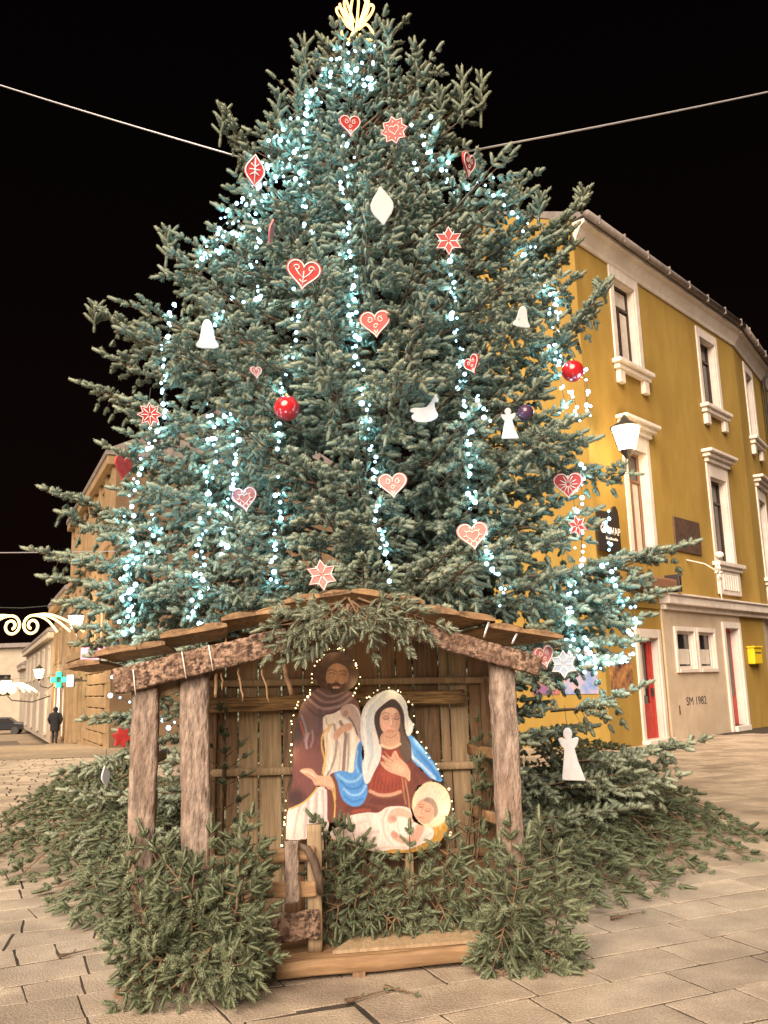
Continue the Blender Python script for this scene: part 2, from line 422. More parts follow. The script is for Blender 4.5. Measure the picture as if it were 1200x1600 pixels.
# ================================================================== spruce foliage
def shoot_templates(n_t=4, needles=19):
    out = []
    for k in range(n_t):
        rr = random.Random(100 + k); V = []; T = []; Fm = []
        rings = ((0.0, .42), (.42, .66), (.86, .52)); ns = 4
        for z, rad in rings:
            for j in range(ns):
                a = 2 * PI * j / ns + k; V.append((rad * math.cos(a), rad * math.sin(a), z)); T.append(-.02)
        V.append((0, 0, 1.0)); T.append(.05)
        for i in range(2):
            for j in range(ns):
                a0, a1, b0, b1 = i * ns + j, i * ns + (j + 1) % ns, (i + 1) * ns + j, (i + 1) * ns + (j + 1) % ns
                Fm += [(a0, a1, b1), (a0, b1, b0)]
        for j in range(ns): Fm.append((2 * ns + j, 2 * ns + (j + 1) % ns, 3 * ns))
        for i in range(needles):
            f = (i + .5) / needles; a = i * 2.39996 + rr.uniform(-.4, .4); z = .02 + .92 * f
            rad = .42 + .16 * math.sin(PI * min(1, f * 1.1)); L = (1.0 if f < .8 else 1.0 - (f - .8) * 2.6) * rr.uniform(.8, 1.15)
            c, s = math.cos(a), math.sin(a); q = .17
            V += [(rad * c - s * q, rad * s + c * q, z - .01), (rad * c + s * q, rad * s - c * q, z - .01), (L * c, L * s, z + rr.uniform(.07, .14))]
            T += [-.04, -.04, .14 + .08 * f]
            m = len(V); Fm.append((m - 3, m - 2, m - 1))
        out.append((np.array(V), np.array(T), np.array(Fm)))
    return out
TEMPL = shoot_templates()
def fine_templates(n_t=4, needles=70):
    out = []
    for k in range(n_t):
        rr = random.Random(300 + k); V = []; T = []; Fm = []; ns = 3
        for z, rad in ((0.0, .34), (.5, .50), (.9, .34)):
            for j in range(ns): a = 2 * PI * j / ns + k; V.append((rad * math.cos(a), rad * math.sin(a), z)); T.append(-.1)
        V.append((0, 0, 1.0)); T.append(.05)
        for i in range(2):
            for j in range(ns):
                a0, a1, b0, b1 = i * ns + j, i * ns + (j + 1) % ns, (i + 1) * ns + j, (i + 1) * ns + (j + 1) % ns; Fm += [(a0, a1, b1), (a0, b1, b0)]
        for j in range(ns): Fm.append((2 * ns + j, 2 * ns + (j + 1) % ns, 3 * ns))
        for i in range(needles):
            f = (i + .5) / needles; a = i * 2.39996 + rr.uniform(-.5, .5); z = -.02 + .98 * f
            rad = .28; L = (1.0 if f < .75 else 1.0 - (f - .75) * 2.4) * rr.uniform(.75, 1.2); c, s = math.cos(a), math.sin(a); q = .12
            V += [(rad * c - s * q, rad * s + c * q, z), (rad * c + s * q, rad * s - c * q, z), (L * c, L * s, z + rr.uniform(.10, .2))]; T += [-.06, -.06, .16 + .08 * f]
            m = len(V); Fm.append((m - 3, m - 2, m - 1))
        out.append((np.array(V), np.array(T), np.array(Fm)))
    return out
FINE = fine_templates(4, 48); MEDIUM = fine_templates(4, 32)

class Foliage:
    def __init__(s, seed): s.S = []; s.tw = []; s.r = random.Random(seed)
    def shoot(s, p, d, L, w, tint): s.S.append((p[0], p[1], p[2], d[0], d[1], d[2], L, w, tint))
    def twig(s, p, q, r0, r1): s.tw.append((p, q, r0, r1))
    def sprig(s, p, d, up, L, sl, w, tint, gap=.085, droop=0.0, r0=.006):
        """one secondary twig with paired shoots and a leader"""
        R = s.r; d = d.normalized(); B = d.cross(up); B = B.normalized() if B.length > 1e-4 else Vector((1, 0, 0)); U = B.cross(d)
        n = max(1, int(L / gap)); q = p.copy(); step = L / n; prev = p
        for i in range(n):
            f = (i + 1) / n
            d2 = (d + Vector((0, 0, -droop * f))).normalized(); q = prev + d2 * step
            s.twig(prev, q, r0 * (1 - .6 * (f - 1 / n)), r0 * (1 - .6 * f))
            l = sl * (1.05 - .35 * f)
            for sg in (-1, 1):
                if R.random() < .12: continue
                sd = d2 * R.uniform(.5, 1.0) + B * sg * R.uniform(.35, .95) + U * R.uniform(-.5, .75)
                s.shoot(q, sd.normalized(), l * R.uniform(.6, 1.1), w * R.uniform(.85, 1.1), tint + R.uniform(-.13, .13))
            if R.random() < .45:
                sd = d2 * .8 + U * R.uniform(.4, .9) + B * R.uniform(-.4, .4)
                s.shoot(q, sd.normalized(), l * R.uniform(.5, .85), w, tint + R.uniform(-.1, .15))
            prev = q
        s.shoot(prev, d2, sl * R.uniform(.9, 1.2), w * 1.05, tint + .12)
    def bough(s, path, start, secL, sl, w, tint, step=.1, droop=.25, r0=.03, lift=.15, up=Vector((0, 0, 1)), ang=(.75, 1.1), gap=.065, hang=0.0):
        R = s.r; N = len(path); ln = [0]
        for i in range(1, N): ln.append(ln[-1] + (path[i] - path[i - 1]).length)
        T = ln[-1]
        def at(t):
            x = t * T
            for i in range(1, N):
                if x <= ln[i] or i == N - 1:
                    f = (x - ln[i - 1]) / max(1e-6, ln[i] - ln[i - 1]); return path[i - 1].lerp(path[i], f), (path[i] - path[i - 1]).normalized()
        for i in range(1, N):
            a, b_ = ln[i - 1] / T, ln[i] / T
            s.twig(path[i - 1], path[i], r0 * (1 - .8 * a), r0 * (1 - .8 * b_))
        n = max(2, int(T * (1 - start) / step)); k = 0
        for i in range(n):
            t = start + (1 - start) * (i + R.uniform(.2, .8)) / n
            p, d = at(t); B = d.cross(up); B = B.normalized() if B.length > 1e-4 else Vector((1, 0, 0))
            L = secL(t) * R.uniform(.65, 1.15)
            for sg in (-1, 1):
                a = R.uniform(*ang)
                dd = d * math.cos(a) + B * sg * math.sin(a) + up * R.uniform(-.12, lift)
                if L > .06: s.sprig(p, dd, up, L * R.uniform(.8, 1.15), sl, w, tint + R.uniform(-.1, .1), gap, droop)
            if hang and R.random() < .75:
                dd = Vector((0, 0, -1)) + d * R.uniform(.15, .5) + B * R.uniform(-.35, .35)
                s.sprig(p, dd, -d, hang * R.uniform(.6, 1.2), sl * .85, w * .9, tint - .12, gap * 1.1, 0, .004)
            if R.random() < .6:
                dd = d * .7 + up * R.uniform(.3, .8) + B * R.uniform(-.4, .4); s.shoot(p, dd.normalized(), sl * R.uniform(.7, 1), w, tint + R.uniform(0, .2))
        p, d = at(1.0)
        s.sprig(p, d, up, secL(1.0) * .6 + .08, sl * 1.1, w * 1.05, tint + .08, gap, 0)
    def mids(s):
        A = np.array(s.S); return A[:, :3] + A[:, 3:6] * (A[:, 6:7] * .6)
    def build_needles(s, name, m, parent, TEMPL=TEMPL):
        A = np.array(s.S); n = len(A); P = A[:, :3]; D = A[:, 3:6]; L = A[:, 6]; W = A[:, 7]; TI = A[:, 8]
        ref = np.tile(np.array([0.37, 0.22, 0.9]), (n, 1)); U = np.cross(D, ref); U /= np.linalg.norm(U, axis=1, keepdims=True) + 1e-9; V = np.cross(D, U)
        vs, fs, ts = [], [], []; base = 0; pick = RNG.integers(0, len(TEMPL), n)
        for k, (tv, tt, tf) in enumerate(TEMPL):
            I = np.where(pick == k)[0]; m_ = len(I)
            if m_ == 0: continue
            ra = RNG.uniform(0, 2 * PI, m_); ca, sa = np.cos(ra)[:, None], np.sin(ra)[:, None]
            u = U[I] * ca + V[I] * sa; v_ = V[I] * ca - U[I] * sa
            X = P[I][:, None, :] + (tv[None, :, 0:1] * W[I][:, None, None]) * u[:, None, :] + (tv[None, :, 1:2] * W[I][:, None, None]) * v_[:, None, :] + (tv[None, :, 2:3] * L[I][:, None, None]) * D[I][:, None, :]
            vs.append(X.reshape(-1, 3)); ts.append((TI[I][:, None] + tt[None, :]).reshape(-1))
            fs.append((tf[None, :, :] + (base + np.arange(m_) * len(tv))[:, None, None]).reshape(-1, 3)); base += m_ * len(tv)
        X = np.concatenate(vs); Fm = np.concatenate(fs); tn = np.clip(np.concatenate(ts), 0, 1)
        X[:, 2] = np.maximum(X[:, 2], -0.06)
        me = bpy.data.meshes.new(name); me.vertices.add(len(X)); me.vertices.foreach_set('co', X.astype(np.float32).ravel())
        me.loops.add(len(Fm) * 3); me.loops.foreach_set('vertex_index', Fm.astype(np.int32).ravel())
        me.polygons.add(len(Fm)); me.polygons.foreach_set('loop_start', np.arange(0, len(Fm) * 3, 3, dtype=np.int32))
        me.update(calc_edges=True)
        at = me.attributes.new('tint', 'FLOAT', 'POINT'); at.data.foreach_set('value', tn.astype(np.float32))
        me.materials.append(m); o = bpy.data.objects.new(name, me); link(o, parent); o['kind'] = 'stuff'
        return o
    def build_twigs(s, name, m, parent):
        A = [(t[0], t[1], t[2], t[3]) for t in s.tw]; n = len(A); ns = 3
        P = np.array([a[0] for a in A]); Q = np.array([a[1] for a in A]); r0 = np.array([a[2] for a in A]); r1 = np.array([a[3] for a in A])
        D = Q - P; D /= np.linalg.norm(D, axis=1, keepdims=True) + 1e-9
        U = np.cross(D, np.tile([0.37, 0.22, 0.9], (n, 1))); U /= np.linalg.norm(U, axis=1, keepdims=True) + 1e-9; V = np.cross(D, U)
        X = np.zeros((n, 2 * ns, 3))
        for j in range(ns):
            a = 2 * PI * j / ns; e = U * math.cos(a) + V * math.sin(a)
            X[:, j] = P + e * r0[:, None]; X[:, ns + j] = Q + e * r1[:, None]
        t = []
        for j in range(ns):
            k = (j + 1) % ns; t += [(j, k, ns + k), (j, ns + k, ns + j)]
        Fm = (np.array(t)[None] + (np.arange(n) * 2 * ns)[:, None, None]).reshape(-1, 3); X = X.reshape(-1, 3)
        me = bpy.data.meshes.new(name); me.vertices.add(len(X)); me.vertices.foreach_set('co', X.astype(np.float32).ravel())
        me.loops.add(len(Fm) * 3); me.loops.foreach_set('vertex_index', Fm.astype(np.int32).ravel())
        me.polygons.add(len(Fm)); me.polygons.foreach_set('loop_start', np.arange(0, len(Fm) * 3, 3, dtype=np.int32))
        me.update(calc_edges=True); me.materials.append(m)
        o = bpy.data.objects.new(name, me); link(o, parent); o['kind'] = 'stuff'
        return o

# ------------------------------------------------------------------ the Christmas tree
TX, TY = -0.20, 9.4
LEFT = [(520, 50), (468, 75), (450, 120), (345, 160), (350, 255), (330, 320), (245, 365), (270, 430), (148, 482), (185, 550), (120, 600), (170, 690), (72, 762), (125, 812), (50, 860), (100, 905), (120, 960), (130, 1010), (150, 1060), (140, 1110), (100, 1215), (60, 1290)]
RIGHT = [(585, 50), (652, 70), (660, 120), (740, 110), (780, 180), (768, 255), (800, 290), (860, 310), (912, 312), (890, 400), (948, 458), (930, 520), (868, 600), (872, 650), (940, 690), (985, 735), (920, 800), (1000, 850), (1078, 857), (1040, 935), (1000, 1000), (985, 1040), (900, 1065), (860, 1090), (1000, 1150), (1095, 1165), (1060, 1240)]
def prof(pts, sg):
    z = []; R_ = []
    for (x, y) in pts:
        p = pY(x, y, TY); z.append(p.z); R_.append(sg * (p.x - TX))
    o = np.argsort(z); return np.array(z)[o], np.array(R_)[o]
LZ, LR = prof(LEFT, -1); RZ, RR = prof(RIGHT, 1)
FZ = np.array([0, .6, 1.6, 2.6, 3.6, 5.0, 6.5, 7.8, 8.7, 9.3]); FR = np.array([2.35, 2.35, 2.4, 2.75, 2.95, 2.7, 2.25, 1.65, .95, .25])
def crown_R(z, az):
    """az measured from +x; front (towards the square) is -y"""
    cx, sy_ = math.cos(az), math.sin(az)
    lat = float(np.interp(z, RZ, RR)) if cx > 0 else float(np.interp(z, LZ, LR))
    fr = float(np.interp(z, FZ, FR))
    w = cx * cx
    return max(.15, lat * w + fr * (1 - w))
tree = thing('christmas_tree', 'tall dense blue-green spruce hung with lights and painted ornaments behind the shed', 'tree', (TX, TY, 0))
b = MB(); b.tube([(0, 0, -0.05), (0, 0, 1.5), (.02, 0, 4), (0, 0, 6.5), (.02, 0, 9.1)], [.2, .18, .13, .08, .02], 10)
b.build('trunk', MAT['trunk'], tree, smooth=True)
tf = Foliage(21); R = random.Random(5)
z = 0.35; wh = 0
while z < 8.95:
    nb = 17 if z < 5 else (13 if z < 7 else 9)
    a0 = R.uniform(0, 2 * PI)
    for i in range(nb):
        az = a0 + 2 * PI * (i + R.uniform(-.3, .3)) / nb
        back = math.sin(az) > .35
        if back and R.random() < .70: continue
        if z < 1.7 and math.sin(az) < -.85 and R.random() < .6: continue
        h = z + R.uniform(-.15, .15)
        upk = np.interp(h, [0, 2, 5, 7.5, 9], [.02, .10, .28, .55, .9])      # how much the branch rises
        lob = .5 + .5 * noise.noise(Vector((math.cos(az) * 2.6, math.sin(az) * 2.6, h * 1.25)))
        rad = max(.2, (crown_R(h, az) - (.22 if math.cos(az) > 0 else .36)) * (R.uniform(.88, 1.08) - .30 * lob))
        base_z = max(.12, h - upk * rad * .8)
        tip = Vector((TX + math.cos(az) * rad, TY + math.sin(az) * rad, h))
        p0 = Vector((TX, TY, base_z))
        mid1 = p0.lerp(tip, .4) + Vector((0, 0, .04 * rad)); mid2 = p0.lerp(tip, .75) + Vector((0, 0, -.03 * rad))
        if tip.z < .3: tip.z = .3
        path = [p0, mid1, mid2, tip]
        mx = min(.44, .19 * rad + .12)
        st = max(.30, 1 - 1.5 / max(rad, .1)) if not back else max(.5, 1 - 1.1 / max(rad, .1))
        tf.bough(path, st, lambda t, mx=mx: mx * (1.0 - .5 * t) + .06, .118, .033, .46 + R.uniform(-.10, .10), step=.16 if not back else .28, droop=float(np.interp(h, [0, 4, 8], [.35, .4, .1])), r0=.03, lift=.3, gap=.078, hang=(.30 if h < 7.5 and not back else 0))
    z += .34; wh += 1
# the leader and the upright shoots round the top
for (x, y, y2, dy) in ((606, 35, 150, -.7), (648, 60, 160, -.6), (476, 55, 150, -.4), (470, 110, 190, -.6), (722, 105, 200, -.6), (752, 112, 200, -.4), (512, 60, 130, -.1), (585, 45, 120, .1), (690, 135, 200, -.5), (435, 140, 220, -.6), (350, 165, 230, .1), (808, 285, 340, -.3), (845, 300, 350, -.5), (912, 295, 335, .1), (265, 355, 420, -.2), (150, 475, 520, 0.), (940, 440, 475, 0.)):
    t_ = pY(x, y, TY + dy); b_ = pY(x + R.uniform(-8, 8), y2, TY + dy + .15)
    ax = t_ - b_; L = ax.length; d = ax.normalized()
    n = 5
    for i in range(n): tf.shoot(b_ + d * (L * i / n), d, L / n * 1.3, .030, .6)
    tf.twig(b_, t_, .012, .004)
    for i in range(1, 5):
        q = b_ + d * (L * (.15 + .16 * i))
        for a in range(3):
            an = a * 2.1 + i; sd = d * .75 + Vector((math.cos(an), math.sin(an), 0)) * .75
            tf.shoot(q, sd.normalized(), .17, .032, .58)
# long single branches that break the outline: (tip pixel, depth offset, root pixel)
for (x, y, dy, rx_, ry_) in ((955, 440, -.2, 850, 560), (990, 745, -.4, 840, 720), (1085, 850, -.3, 880, 900), (1050, 925, -.5, 860, 960), (118, 600, 0, 260, 640), (66, 765, -.2, 260, 820), (46, 862, -.3, 250, 900), (145, 478, 0, 260, 560), (246, 362, 0, 340, 460), (342, 165, .1, 420, 300), (915, 312, 0, 800, 430), (1100, 1158, -.8, 880, 1190), (1010, 1075, -1.2, 860, 1110), (1065, 1215, -.9, 880, 1230), (95, 1212, -.3, 250, 1150), (130, 1130, .2, 270, 1100), (120, 1010, .0, 270, 1000)):
    t_ = pY(x, y, TY + dy); q = pY(rx_, ry_, TY + dy + .1); t_ = t_ + (q - t_).normalized() * .24
    tf.bough([q, q.lerp(t_, .5) + Vector((0, 0, -.05)), t_], .15, lambda t: .28 * (1 - .5 * t) + .05, .125, .033, .5, step=.11, hang=.2, lift=.3, droop=.2, r0=.02)
# fuller lateral tiers
for (x, y, dy, rx_, ry_) in ((75, 905, -.5, 260, 925), (100, 945, -.8, 270, 955), (135, 985, -1.0, 290, 985), (150, 1030, -1.0, 290, 1020), (100, 805, -.3, 270, 850), (165, 700, -.2, 290, 745), (190, 645, -.4, 300, 690), (160, 555, -.1, 280, 600), (215, 520, -.4, 320, 580), (260, 430, -.2, 350, 500), (110, 870, -.9, 280, 880), (150, 920, -1.1, 300, 930), (140, 830, -.7, 290, 870),
        (880, 400, -.2, 780, 480), (895, 360, .1, 790, 440), (875, 500, -.3, 780, 570), (862, 555, -.5, 770, 620), (880, 640, -.4, 790, 685), (930, 690, -.5, 810, 725), (930, 800, -.8, 810, 825), (1000, 905, -.7, 840, 935), (1010, 965, -.6, 840, 975), (990, 1005, -1.0, 840, 1000), (965, 1035, -1.2, 830, 1020), (905, 1050, -1.5, 800, 1035), (845, 330, -.2, 740, 420), (908, 325, .2, 800, 410), (900, 385, .3, 800, 460), (905, 435, .1, 800, 510), (925, 495, .2, 810, 560), (890, 545, .1, 800, 600), (866, 595, .2, 780, 640), (850, 460, .4, 760, 520), (835, 400, .5, 740, 470), (960, 880, -1.2, 820, 900), (940, 940, -1.3, 810, 950)):
    t_ = pY(x, y, TY + dy); q = pY(rx_, ry_, TY + dy + .1); t_ = t_ + (q - t_).normalized() * .2
    tf.bough([q, q.lerp(t_, .5) + Vector((0, 0, -.04)), t_], .1, lambda t: .30 * (1 - .5 * t) + .05, .12, .034, .5, step=.13, droop=.3, r0=.02, hang=.28, lift=.3)
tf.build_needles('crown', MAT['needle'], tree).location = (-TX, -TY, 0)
tf.build_twigs('branches', MAT['twig'], tree).location = (-TX, -TY, 0)
T_MID = tf.mids(); T_PX, T_PY = proj_np(T_MID); T_DY = T_MID[:, 1]
print('tree shoots', len(tf.S))
def on_tree(x, y, rad=13.0, k=2, fallback=-2.0, lift=0.03):
    """where the ray through a pixel first meets the tree's shoots"""
    I = np.where((T_PX - x) ** 2 + (T_PY - y) ** 2 < rad * rad)[0]
    if len(I) < k + 1: return pY(x, y, TY + fallback * .3), False
    Y = np.sort(T_DY[I])[k]
    return pY(x, y, Y - lift), True

# cut boughs laid round the foot of the tree
def heap(name, label, boughs, m, seed, tint=.45, sl=.13, w=.034, sec=.36, droop=.14, step=.14, group=None, up=Vector((0, 0, 1)), lift=.25, gap=.08, templ=MEDIUM):
    c = boughs[0][0]
    root = thing(name, label, 'spruce boughs', (c.x, c.y, 0), group=group)
    f = Foliage(seed)
    for path in boughs:
        f.bough(path, .12, lambda t: sec * (1 - .6 * t) + .05, sl, w, tint + f.r.uniform(-.1, .1), step=step, droop=droop, r0=.016, lift=lift, up=up, gap=gap)
    a = f.build_needles('needles', m, root, templ); a.location = (-c.x, -c.y, 0)
    a = f.build_twigs('stems', MAT['twig'], root); a.location = (-c.x, -c.y, 0)
    return root
def ground_boughs(tips, seed, hz=(.25, .5)):
    rr = random.Random(seed); out = []
    for (x, y, rx_, ry_) in tips:
        t_ = pg(x, y); t_.z = rr.uniform(.02, .1); q = pg(rx_, ry_); q.z = rr.uniform(*hz)
        m_ = q.lerp(t_, .55); m_.z = q.z * .5 + .06
        out.append([q, m_, t_])
    return out
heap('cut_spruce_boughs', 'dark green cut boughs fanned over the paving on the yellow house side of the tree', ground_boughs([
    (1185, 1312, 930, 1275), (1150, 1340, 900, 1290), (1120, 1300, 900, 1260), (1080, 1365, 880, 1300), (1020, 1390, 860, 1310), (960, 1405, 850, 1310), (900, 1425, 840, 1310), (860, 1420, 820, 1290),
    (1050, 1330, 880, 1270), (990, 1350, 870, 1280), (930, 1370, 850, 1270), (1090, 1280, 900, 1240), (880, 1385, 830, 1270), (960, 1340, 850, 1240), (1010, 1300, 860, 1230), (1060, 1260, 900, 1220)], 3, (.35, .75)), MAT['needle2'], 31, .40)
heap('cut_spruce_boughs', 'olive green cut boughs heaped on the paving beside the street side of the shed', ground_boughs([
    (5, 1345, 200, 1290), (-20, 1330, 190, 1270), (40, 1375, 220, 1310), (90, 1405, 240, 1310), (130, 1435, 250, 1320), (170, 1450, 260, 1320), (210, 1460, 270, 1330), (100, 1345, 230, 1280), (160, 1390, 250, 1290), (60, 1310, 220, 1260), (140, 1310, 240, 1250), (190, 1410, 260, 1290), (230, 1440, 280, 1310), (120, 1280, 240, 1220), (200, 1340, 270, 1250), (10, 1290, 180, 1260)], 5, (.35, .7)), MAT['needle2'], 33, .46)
# ================================================================== the nativity shed
YAW = math.radians(10.0)
S0 = pg(560, 1527); S0.z = 0
SX = Vector((math.cos(YAW), math.sin(YAW), 0)); SY = Vector((-math.sin(YAW), math.cos(YAW), 0))
def lp(x, y, d):
    """pixel -> shed coordinates on the plane d metres behind the front"""
    h = plane_hit(x, y, S0 + SY * d, SY) - S0; return Vector((h.dot(SX), d, h.z))
def to_world(p): return S0 + SX * p[0] + SY * p[1] + Vector((0, 0, p[2]))
shed = thing('nativity_shed', 'open wooden nativity shed with bark posts and slab roof in front of the tree', 'shed', S0, YAW)
R4 = random.Random(9)
def part(name, b, m, smooth=True, parent=None):
    o = b.build(name, m, parent or shed, smooth=smooth); return o
# posts
def post(xt, yt, xb, yb, w, t, d, seed, label=None):
    a = lp(xb, yb, d); a.z = 0.0; q = lp(xt, yt, d)
    part('post', bar(a, q, w, t, (1, 0, 0), nl=46, npr=26, wob=.006, amp=.014, fr=15, seed=seed), MAT['bark'])
post(227, 1070, 218, 1500, .152, .12, .02, 1)
post(305, 1045, 306, 1500, .165, .12, .04, 2)
post(783, 1030, 808, 1500, .150, .12, .04, 3)
# roof: apex and eaves
AP = lp(545, 930, 0.0); EL = lp(108, 1052, -.05); ER = lp(862, 1010, -.02)
RD = 1.05                                   # roof depth
def roof_row(P, Q, n, seed):
    rr = random.Random(seed); A = Vector((P.x, 0, P.z)); B = Vector((Q.x, 0, Q.z)); D = (B - A); L = D.length; D.normalize(); N = Vector((-D.z, 0, D.x));
    if N.z < 0: N = -N
    u = 0.0; ws = [rr.uniform(.85, 1.2) for _ in range(n)]; k = L / sum(ws)
    for i, w in enumerate(ws):
        w *= k; c0 = u; c1 = u + w * 1.12; u += w
        # a slab of trunk: flat below, rounded above, overlapping the one below it
        b = MB(); ny = 6; prof_ = []
        th = rr.uniform(.016, .024)
        for j in range(9):
            f = j / 8; prof_.append((c0 + (c1 - c0) * f, th * math.sin(PI * f) ** .6 + .006))
        low = [(c1, -.012), ((c0 + c1) / 2, -.014), (c0, -.012)]
        sec = prof_ + low
        y0 = -.10 + rr.uniform(-.035, .025); tilt = -.045
        for yi in range(ny + 1):
            yy = y0 + (RD + .1) * yi / ny
            for (uu, hh) in sec:
                f = (uu - c0) / (c1 - c0)
                wv = noise.noise(Vector((uu * 9, yy * 5, seed))) * .006
                p = A + D * uu + N * (hh + .03 + wv + tilt * (f - .5) * -1 * .5 + .02 * (1 if i % 2 else 0)); b.v.append((p.x, yy + noise.noise(Vector((uu * 14, seed, 3))) * .012, p.z))
        m = len(sec)
        for yi in range(ny):
            for j in range(m): b.f.append((yi * m + j, yi * m + (j + 1) % m, (yi + 1) * m + (j + 1) % m, (yi + 1) * m + j))
        b.f.append(tuple(range(m))[::-1]); b.f.append(tuple(ny * m + j for j in range(m)))
        part('roof_slab', b, MAT['roofwood'], smooth=False)
roof_row(AP, EL, 9, 3); roof_row(AP, ER, 6, 5)
# bark-faced rafters on the front
def rafter(p, q, w, seed):
    part('rafter', bar(p, q, w, .045, (0, 0, 1), nl=40, npr=22, wob=.006, amp=.016, fr=17, seed=seed), MAT['bark_red'])
rafter(lp(178, 1066, -.07), lp(450, 1000, -.07), .145, 6)
rafter(lp(440, 1003, -.065), lp(545, 958, -.065), .12, 7)
rafter(lp(545, 958, -.065), lp(670, 992, -.065), .11, 8)
rafter(lp(664, 990, -.07), lp(843, 1042, -.07), .12, 9)
# tie plate between the two street-side posts, and side rails
part('tie_plate', bar(lp(245, 1078, .05), lp(283, 1068, .05), .10, .03, (0, 0, 1), 4, 8), MAT['plank_pale'])
# back wall of upright planks
BD = .80
xl, xr = lp(322, 1200, BD).x, lp(776, 1200, BD).x
edges = [322, 352, 372, 404, 441, 475, 507, 540, 596, 622, 649, 690, 706, 736, 778]
for i in range(len(edges) - 1):
    a, c = lp(edges[i], 1180, BD).x, lp(edges[i + 1], 1180, BD).x
    topz = AP.z + (EL.z - AP.z) * ((AP.x - (a + c) / 2) / (AP.x - EL.x)) if (a + c) / 2 < AP.x else AP.z + (ER.z - AP.z) * (((a + c) / 2 - AP.x) / (ER.x - AP.x))
    d = BD + R4.uniform(0, .012)
    part('wall_plank', bar((((a + c) / 2), d, .10), ((a + c) / 2, d, topz - .01), (c - a) - .009, .022, (1, 0, 0), nl=10, npr=12, wob=.002, amp=.002, fr=4, seed=20 + i), MAT['plank'] if i not in (2, 3, 11, 12) else MAT['plank_pale'])
for (y0, y1, h, nm) in ((1068, 1062, .045, 'p'), (1208, 1194, .05, 'p'), (1345, 1330, .055, 's')):
    p, q = lp(324, y0, BD - .03), lp(776, y1, BD - .03)
    part('wall_rail', bar(p, q, h, .03, (0, 0, 1), 14, 10, .003, .002, 5, seed=y0), MAT['sawn'] if nm == 's' else MAT['plank_pale'])
p, q = lp(326, 1102, BD - .075), lp(724, 1088, BD - .075)
part('log_beam', bar(p, q, .095, .085, (0, 0, 1), 30, 14, .006, .012, 13, seed=44), MAT['log'])
# inner back posts and side rails running to the back
for xx in (328, 770):
    a = lp(xx, 1300, BD - .04); 
    part('back_post', bar((a.x, BD - .02, 0), (a.x, BD - .02, 1.62), .07, .05, (1, 0, 0), 12, 10, .004, .004, 8, seed=xx), MAT['plank'])
for X_, d0, d1, zz in ((lp(222, 1200, .02).x, .06, BD, .62), (lp(222, 1200, .02).x, .06, BD, 1.2), (lp(800, 1200, .02).x, .06, BD, .75), (lp(800, 1200, .02).x, .06, BD, 1.15)):
    part('side_rail', bar((X_, d0, zz), (X_ * .94, d1, zz), .07, .025, (0, 0, 1), 8, 8, .004, .003, 6, seed=zz * 9 + X_), MAT['sawn'])
# slivers of bark and split wood hanging from the street-side rafter
for (x0, y0, x1, y1, w) in ((337, 1046, 337, 1090, .018), (346, 1050, 347, 1078, .010), (372, 1042, 379, 1096, .010), (409, 1046, 421, 1098, .010), (441, 1030, 456, 1086, .026)):
    part('bark_sliver', bar(lp(x0, y0, -.03), lp(x1, y1, -.02), w, .006, (1, 0, 0), 6, 6, .006, 0, 5, seed=x0), MAT['sawn'])
for (x0, y0, x1, y1) in ((208, 1046, 212, 1086), (284, 1018, 291, 1060), (326, 1008, 333, 1048)):
    part('tie_string', MB().tube([lp(x0, y0, -.103), lp((x0 + x1) / 2, (y0 + y1) / 2, -.106), lp(x1, y1, -.103)], .0035, 5), MAT['icing'])
for (x0, y0, x1, y1) in ((764, 972, 756, 996), (808, 990, 800, 1006)):
    part('metal_strap', bar(lp(x0, y0, -.13), lp(x1, y1, -.13), .014, .004, (1, 0, 0), 3, 6), MAT['steel'])
# floor, sill and the ramp board
F0, F1 = lp(195, 1545, 0).x, lp(815, 1520, 0).x
nb = 6
for i in range(nb):
    y0 = .07 + (BD - .07) * i / nb; y1 = .07 + (BD - .07) * (i + 1) / nb
    part('floor_board', MB().box(((F0 + F1) / 2, (y0 + y1) / 2, .085 + R4.uniform(-.003, .003)), (F1 - F0 - .06, y1 - y0 - .006, .025)), MAT['sawn'], False)
for (xa, xb) in ((lp(186, 1545, 0).x, lp(345, 1540, 0).x), (lp(432, 1540, 0).x, lp(757, 1510, 0).x), (lp(750, 1512, .02).x, lp(840, 1508, .02).x)):
    part('sill_board', bar((xa, .02, .062), (xb, .02, .072), .085, .05, (0, 0, 1), 10, 10, .004, .003, 6, seed=xa), MAT['sawn'])
for xa in (190, 345, 560, 800):
    X_ = lp(xa, 1540, .03).x
    part('skid', MB().box((X_, .40, .012), (.07, .82, .03)), MAT['plank'], False)
ramp = MB(); 
for (X_, Y_, Z_) in ((lp(520, 1500, .1).x, .10, .102), (lp(760, 1500, .1).x, .10, .102), (lp(742, 1480, .4).x, .48, .13), (lp(580, 1470, .4).x, .48, .13)): ramp.v.append((X_, Y_, Z_))
for k in range(4): x_, y_, z_ = ramp.v[k]; ramp.v.append((x_, y_, z_ + .018))
ramp.f += [(3, 2, 1, 0), (4, 5, 6, 7), (0, 1, 5, 4), (1, 2, 6, 5), (2, 3, 7, 6), (3, 0, 4, 7)]
part('loose_board', ramp, MAT['plank_pale'], False)

